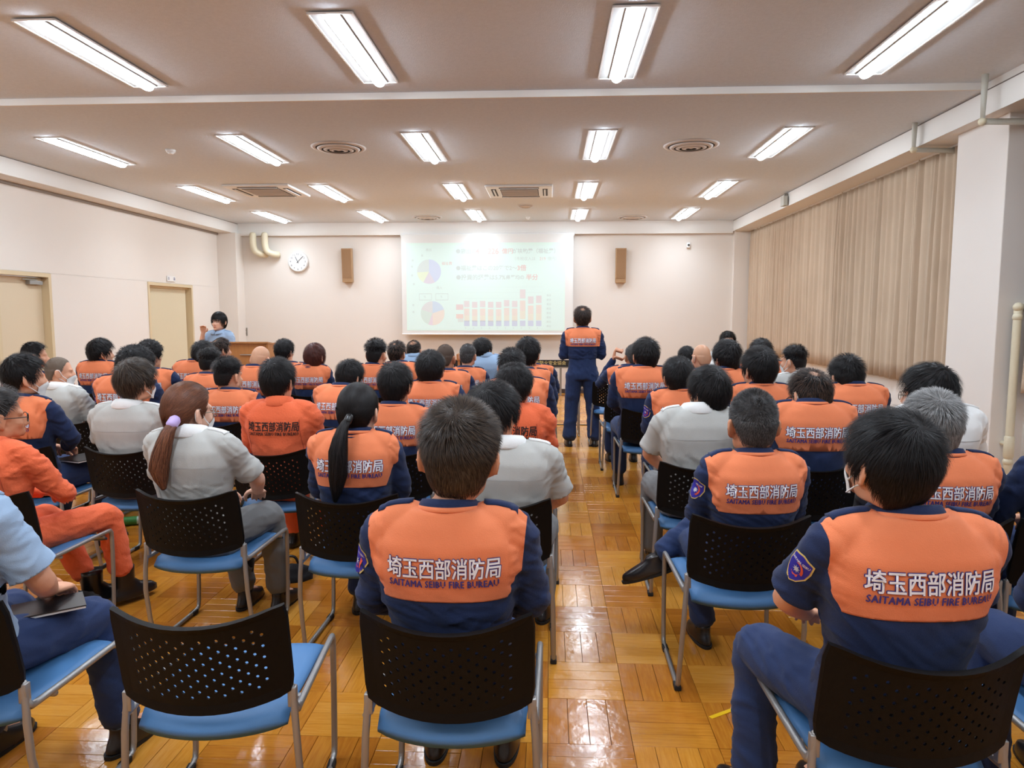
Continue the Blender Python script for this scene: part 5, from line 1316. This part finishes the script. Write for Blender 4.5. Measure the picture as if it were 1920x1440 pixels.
# ---- row 2
person('man in orange coverall and black glasses at the left edge', F['glassman'], 'jump', L[2]-.05, -20, (-8, 722), style='fade', near=1, hm=SLT, gls=1, yaw=38, foot='boot', chair=True, hs=1.08, rz=-6, skin=M_skin2, cy=821)
person('woman in grey shirt with a brown ponytail and lavender tie', F['lady'], 'grey', L[2]+.02, 366, (350, 712), style='pony', near=2, hm=BRN, yaw=26, hs=1.06, pony=PONY1, chair=px_at(357, L[2]-.25, .65), rz=-5, skin=M_skin3, gls=2, mask=True, cy=799)
person('woman in orange-and-navy jacket with a long black ponytail', F['ladylong'], V_, L[2], 665, (671, 714), style='pony', near=2, hm=BLK, yaw=8, hs=.99, pony=PONY2, chair=px_at(657, L[2]-.25, .65), skin=M_skin3, cy=800)
person('black-haired man in grey shirt beside the aisle, second row', F['short'], 'grey', L[2]-.05, 955, (925, 712), style='mop', near=1, hm=BLK, yaw=25, hs=1.05, chair=px_at(935, L[2]-.25, .65), rz=-4, sx=1.05, cy=820)
person('man with cropped greying hair, crossed leg poking into the aisle', F['crossed'], V_, R[2], 1408, (1412, 729), style='crew', near=2, hm=SLT, hs=1.12, skin=M_skin2, chair=px_at(1400, R[2]-.25, .65), rz=4, hi=True, sx=.98, cy=841)
person('grey-haired man in orange-and-navy jacket behind the masked man at the right', F['std'], V_, R[2], 1768, (1752, 731), style='short', near=2, hm=GRY_, hs=1.10, chair=True, roll=-3, hi=True, cy=842)
person('man in navy with a sleeve badge at the right edge', F['std2'], V_, R[2], 2010, (2000, 720), style='short', near=0, hm=BLK, chair=True, rz=8)
# ---- row 3
person('masked black-haired man in orange-and-navy jacket near the left edge', F['std2'], V_, L[3], 44, (45, 660), style='medium', near=1, hm=BLK, yaw=38, hs=1.01, mask=True, chair=px_at(40, L[3]-.25, .65), rz=-6, cy=737)
person('masked man in grey shirt ahead of the brown ponytail woman', F['short'], 'grey', L[3], 240, (253, 670), style='mop', near=1, hm=DBR, yaw=24, hs=0.99, mask=True, chair=True, sx=1.06, cy=751)
person('man in orange coverall with full black lettering, left of centre', F['std'], 'jump', L[3], 525, (521, 669), style='medium', near=1, hm=BLK, yaw=12, hs=0.97, foot='boot', chair=px_at(512, L[3]-.25, .65), cy=744)
person('black-haired man in orange-and-navy jacket right of the black ponytail', F['std'], V_, L[3], 738, (741, 677), style='medium', near=1, hm=BLK, yaw=10, hs=0.98, hseed=2, chair=True, cy=752)
person('man in quilted orange coverall beside the aisle', F['std'], 'jump', L[3]-.1, 955, (964, 679), style='medium', near=1, hm=BLK, yaw=10, hs=0.95, hseed=3, foot='boot', chair=px_at(965, L[3]-.3, .65), sx=1.06, cy=750)
person('masked man in pale grey shirt, third row right of the aisle', F['short'], 'grey', R[3]-.1, 1302, (1331, 683), style='mop', near=1, hm=BLK, yaw=-28, hs=0.99, hseed=4, mask=True, chair=px_at(1310, R[3]-.3, .65), rz=4, cy=757)
person('masked man with thinning crown and glasses, right of the aisle', F['std'], V_, R[3]-.1, 1518, (1526, 686), style='short', near=1, hm=THN, crown=.32, yaw=-20, hs=1.03, gls=1, mask=True, chair=True, sx=1.04, cy=746, pitch=-14)
person('man in white shirt and thin glasses by the white pillar', F['short'], 'white', R[3]-.25, 1752, (1742, 677), style='mop', near=1, hm=BLK, yaw=-38, hs=1.07, hseed=5, gls=2, chair=True, cy=752)
# ---- row 4
person('man in grey shirt and mask with a shaved head, left side', F['short'], 'grey', L[4], 122, (108, 668), style='shaved', near=1, hm=SHV, yaw=45, hs=0.95, mask=True, chair=px_at(140, L[4]-.25, .65), rz=-14, cy=718)
person('curly-haired man in orange-and-navy jacket, left side, fourth row', F['std'], V_, L[4], 238, (256, 646), style='curly', near=1, hm=BLK, yaw=15, hs=1.09, chair=True, cy=699)
person('man with black hair shaved at the sides, fourth row left', F['std'], V_, L[4]-.05, 432, (426, 668), style='fade', near=1, hm=BLK, yaw=24, hs=1.05, hseed=6, chair=px_at(412, L[4]-.25, .65), sx=1.03, cy=726)
person('man leaning forward in orange-and-navy jacket, fourth row', F['fwd'], V_, L[4], 645, (652, 671), style='medium', near=1, hm=BLK, yaw=22, pitch=-14, hs=0.97, hseed=7, chair=px_at(640, L[4]-.25, .65), rz=-6, cy=717)
person('man in orange-and-navy jacket with tousled black hair, fourth row centre', F['std'], V_, L[4], 808, (807, 655), style='medium', near=1, hm=BLK, yaw=6, hs=1.01, hseed=8, chair=True, cy=710)
person('dark-haired man hidden behind the quilted coverall man by the aisle', F['std2'], V_, L[4], 972, (959, 652), style='short', near=0, hm=BLK, yaw=10, hs=0.97, hseed=9, chair=True, cy=703)
person('person with bobbed black hair, fourth row right of the aisle', F['std'], V_, R[4]-.1, 1277, (1271, 667), style='medium', near=1, hm=BLK, yaw=-8, hs=1.01, hseed=10, chair=px_at(1290, R[4]-.3, .65), cy=724)
person('man with layered black hair, fourth row right, second from aisle', F['std'], V_, R[4], 1425, (1424, 648), style='medium', near=1, hm=BLK, yaw=-24, hs=1.09, hseed=11, chair=True, sx=1.03, cy=714)
person('man in orange-and-navy jacket with spiky black hair beneath the curtain hem', F['std2'], V_, R[4]-.15, 1597, (1590, 666), style='short', near=1, hm=BLK, yaw=-12, hs=1.09, hseed=12, chair=True, cy=714, pitch=-10)
# ---- row 5
person('black-haired man turned right before the left door', F['low1'], V_, L[5], 50, (64, 639), style='short', near=0, hm=BLK, yaw=55, hs=0.97, chair=True, cy=692)
person('man with wavy black hair behind the curly-haired man', F['low2'], V_, L[5]+.1, 284, (281, 636), style='curly', near=0, hm=BLK, yaw=20, hs=0.95, hseed=3, chair=True)
person('man with a high skin fade below the woman speaking', F['low1'], V_, L[5], 390, (393, 649), style='fade', near=0, hm=BLK, yaw=20, hs=1.01, hseed=13, chair=True, cy=697)
person('bald man in orange-and-navy jacket in front of the lectern', F['low1'], V_, L[5], 480, (487, 647), style='bald', near=0, hm=BLD, hs=0.94, yaw=12, chair=True, skin=M_skin, cy=682, pitch=-12)
person('man with a closely shaved brown head, fifth row centre', F['low1'], V_, L[5], 838, (835, 644), style='shaved', near=0, hm=SHD, hs=0.98, yaw=12, chair=True, skin=M_skin2, cy=690)
person('tall man with black hair, fifth row, left of the standing man', F['low2'], V_, L[5], 985, (990, 630), style='medium', near=0, hm=BLK, hs=1.01, yaw=12, hseed=14, chair=True, cy=687)
person('tall man with neat black hair right of the standing man', F['low1'], V_, R[5]-.1, 1205, (1210, 631), style='medium', near=0, hm=BLK, hs=1.01, yaw=-14, hseed=15, chair=px_at(1215, R[5]-.3, .65), sx=1.04, cy=682)
person('masked thick-haired man in orange-and-navy jacket before the man facing us', F['low2'], V_, R[5], 1358, (1363, 634), style='mop', near=0, hm=BLK, hs=1.03, yaw=-22, hseed=16, mask=True, chair=True, cy=686)
person('masked man in grey shirt with flat-top fade beneath the curtain', F['lowshort'], 'grey', R[5]+.05, 1500, (1490, 645), style='fade', near=0, hm=BLK, hs=1.01, yaw=-42, hseed=17, mask=True, chair=True, cy=695)
# ---- row 6
person('man in orange-and-navy jacket seated between the two left doors', F['low1'], V_, L[6]+.15, 187, (188, 632), style='mop', near=0, hm=BLK, hs=1.05, yaw=42, hseed=18, chair=True, cy=673)
person('man with black hair, sixth row left, right beside the concertina door', F['low2'], V_, L[6]+.1, 368, (382, 637), style='medium', near=0, hm=BLK, hs=1.03, yaw=14, hseed=19, chair=True, cy=672)
person('woman with a reddish brown bob, sixth row, right of the lectern', F['lady0'], V_, L[6], 583, (590, 641), style='bob', near=0, hm=hair_mat('red_brown_hair', srgb(64, 32, 28), srgb(104, 58, 48)), hs=1.01, yaw=18, chair=True, skin=M_skin3, cy=680)
person('man with flat-topped black hair left of the screen edge', F['low1'], V_, L[6]-.1, 700, (705, 634), style='fade', near=0, hm=BLK, hs=1.09, yaw=20, hseed=20, chair=True, cy=679)
person('man with cropped hair before the brown ledge under the screen', F['low1'], V_, L[6]-.1, 872, (877, 644), style='crew', near=0, hm=SLT, hs=0.92, yaw=14, hseed=21, chair=True, cy=685)
person('half-hidden man right of the aisle, hand at his face', F['handup'], V_, R[6]-.15, 1178, (1188, 645), style='crew', near=0, hm=SLT, hs=0.95, yaw=-16, hseed=22, chair=True, skin=M_skin2, cy=682)
person('bald man wearing a mask, sixth row right of the aisle', F['low1'], V_, R[6]-.2, 1312, (1316, 645), style='bald', near=0, hm=BLD, hs=1.07, yaw=-24, mask=True, chair=True)
person('man with black hair in front of the curtain, sixth row right', F['low2'], V_, R[6], 1428, (1426, 633), style='medium', near=0, hm=BLK, hs=1.01, yaw=-10, hseed=23, chair=True, cy=672)
# ---- row 7
person('black-haired man turned right, head just left of the lectern', F['low1'], V_, L[7]-.2, 408, (413, 631), style='medium', near=0, hm=THN, hs=0.97, yaw=42, crown=.25, hseed=24, chair=True)
person('black-haired man between the lectern and the bobbed woman', F['low1'], V_, L[7]-.2, 546, (533, 634), style='medium', near=0, hm=BLK, hs=1.01, yaw=18, hseed=25, chair=True)
person('thin-haired man at the lower left corner of the screen', F['low1'], V_, L[7], 752, (744, 638), style='short', near=0, hm=THN, crown=.2, hs=1.05, yaw=18, hseed=26, chair=True, cy=675)
person('man hidden behind the tall man left of the aisle', F['low2'], V_, L[7]-.4, 1000, (994, 640), style='short', near=0, hm=BLK, hs=0.94, hseed=27, chair=True)
person('person with black hair, farthest row, beside the bald masked man', F['low1'], V_, R[7]-.1, 1287, (1287, 648), style='medium', near=0, hm=BLK, hs=0.95, hseed=28, chair=True)
place_chair(px_at(1148, 8.3, .7), 8.55, 0, 'empty chair standing right of the standing man, farthest from the camera')
# ---- front
person('balding man in light blue shirt sitting before the screen', F['lowshort'], 'blue', 9.0, 776, (776, 637), style='crew', near=0, hm=THN, crown=.45, hs=1.02, hseed=29, chair=True, yaw=8, cy=661)
person('man in light blue shirt with neat black hair before the screen', F['lowshort'], 'blue', 8.55, 910, (904, 632), style='medium', near=0, hm=BLK, hs=1.04, hseed=30, chair=True, gls=1, yaw=24, sx=1.05, cy=661)
person('man in white shirt facing the audience beside the curtain, half hidden', F['lowshort'], 'white', 8.9, None, (1365, 620), rz=180, style='medium', near=0, hm=BLK, hs=1.0, hseed=31, loc=[px_at(1370, 9.2, 1.0), 9.35], eye=True)
place_chair(px_at(1370, 9.35, .7), 9.35, pi, 'chair under the man in white facing the audience')
sl = onZ(1090, 835, 0)
person('man in orange-and-navy jacket standing in the aisle with folded arms', F['stand'], V_, 0, None, (1092, 573), loc=[px_at(1092, 8.42, 1.0), 8.42], style='short', near=1, hm=THN, crown=.32, hs=1.02, hseed=32, skin=M_skin2, cy=611)
person('woman in light blue shirt speaking behind the lectern, hand raised', F['presenter'], 'blue', 0, None, (410, 583), rz=170, loc=[px_at(411, 9.5, 1.3), 9.5], style='fringe', near=1, hm=BLK, hs=1.0, hseed=33, eye=True, skin=M_skin3)
# ---- small things
def lap(label, nm, cat, x, y, z, rz, w, d, m, pages=True):
    t = thing(nm, label, cat, (x, y, z), rz); G().box(-w/2, w/2, -d/2, d/2, .007, .011, .001).build('cover', m, t)
    G().box(-w/2+.002, w/2-.002, -d/2+.002, d/2-.002, 0, .007).build('pages', M_white, t)
    return t
x = px_at(100, L[1]+.1, .60); lap('black booklet held on the lap of the man in light blue', 'booklet', 'booklet', x, L[1]+.08, .600, -.9, .14, .20, M_frameblk)
x = px_at(160, L[3]+.1, .62); lap('dark clipboard lying on the knees of the masked man near the left edge', 'clipboard', 'clipboard', x, L[3]+.12, .628, -.3, .22, .30, M_frameblk)
def bag(label, x, y, rz, w, d, h):
    t = thing('bag', label, 'bag', (x, y, 0), rz)
    V, F_ = rings(interp_rings([(0, 0, .0, w*.48, d*.46), (0, 0, .03, w*.5, d*.5), (0, .01, h*.6, w*.46, d*.42), (.01, 0, h*.85, w*.38, d*.30), (0, 0, h, w*.2, d*.12)], 10), 24, 3)
    me = fixn(new_mesh('bag_body', V, F_, cloth('bag_black', (26, 24, 26), bump=.3), True)); wrinkle(me, .03, 4, lambda q: 1.0); obj('bag_body', me, t)
    G().tube([(-w*.2, 0, h*.9), (-w*.1, .0, h+.05), (w*.1, 0, h+.05), (w*.2, 0, h*.9)], [.008]*4, 8, 4).build('strap', M_frameblk, t, True)
    return t
p0 = onZ(545, 1085, 0); bag('black bag lying on the floor under the black ponytail woman\'s chair', p0[0], p0[1], .3, .26, .16, .08)
p0 = onZ(125, 1165, 0); t = bag('black pouch bag with a red tag on the floor behind the orange coverall boots', p0[0]-.02, p0[1], .6, .36, .2, .14); G().box(.02, .08, -.10, -.085, .05, .09, .004).build('red_tag', mat('tag_red', srgb(170, 50, 44), .5), t)
p0 = onZ(243, 985, 0); t = thing('bottle', 'green-capped drink bottle lying on the floor under a chair at the left', 'bottle', (p0[0], p0[1], .033), .4)
G().tube([(-.09, 0, 0), (.07, 0, 0), (.10, 0, 0), (.12, 0, 0)], [.031, .031, .016, .013], 16, 2).build('bottle_body', mat('bottle_clear', srgb(180, 205, 190), .12, spec=.8), t, True)
G().tube([(-.05, 0, 0), (.05, 0, 0)], [.0325, .0325], 16).build('label_wrap', mat('bottle_green', srgb(60, 130, 60), .5), t, True); G().tube([(.115, 0, 0), (.135, 0, 0)], [.016, .016], 12).build('cap', mat('cap_white', srgb(230, 235, 230), .4), t, True)
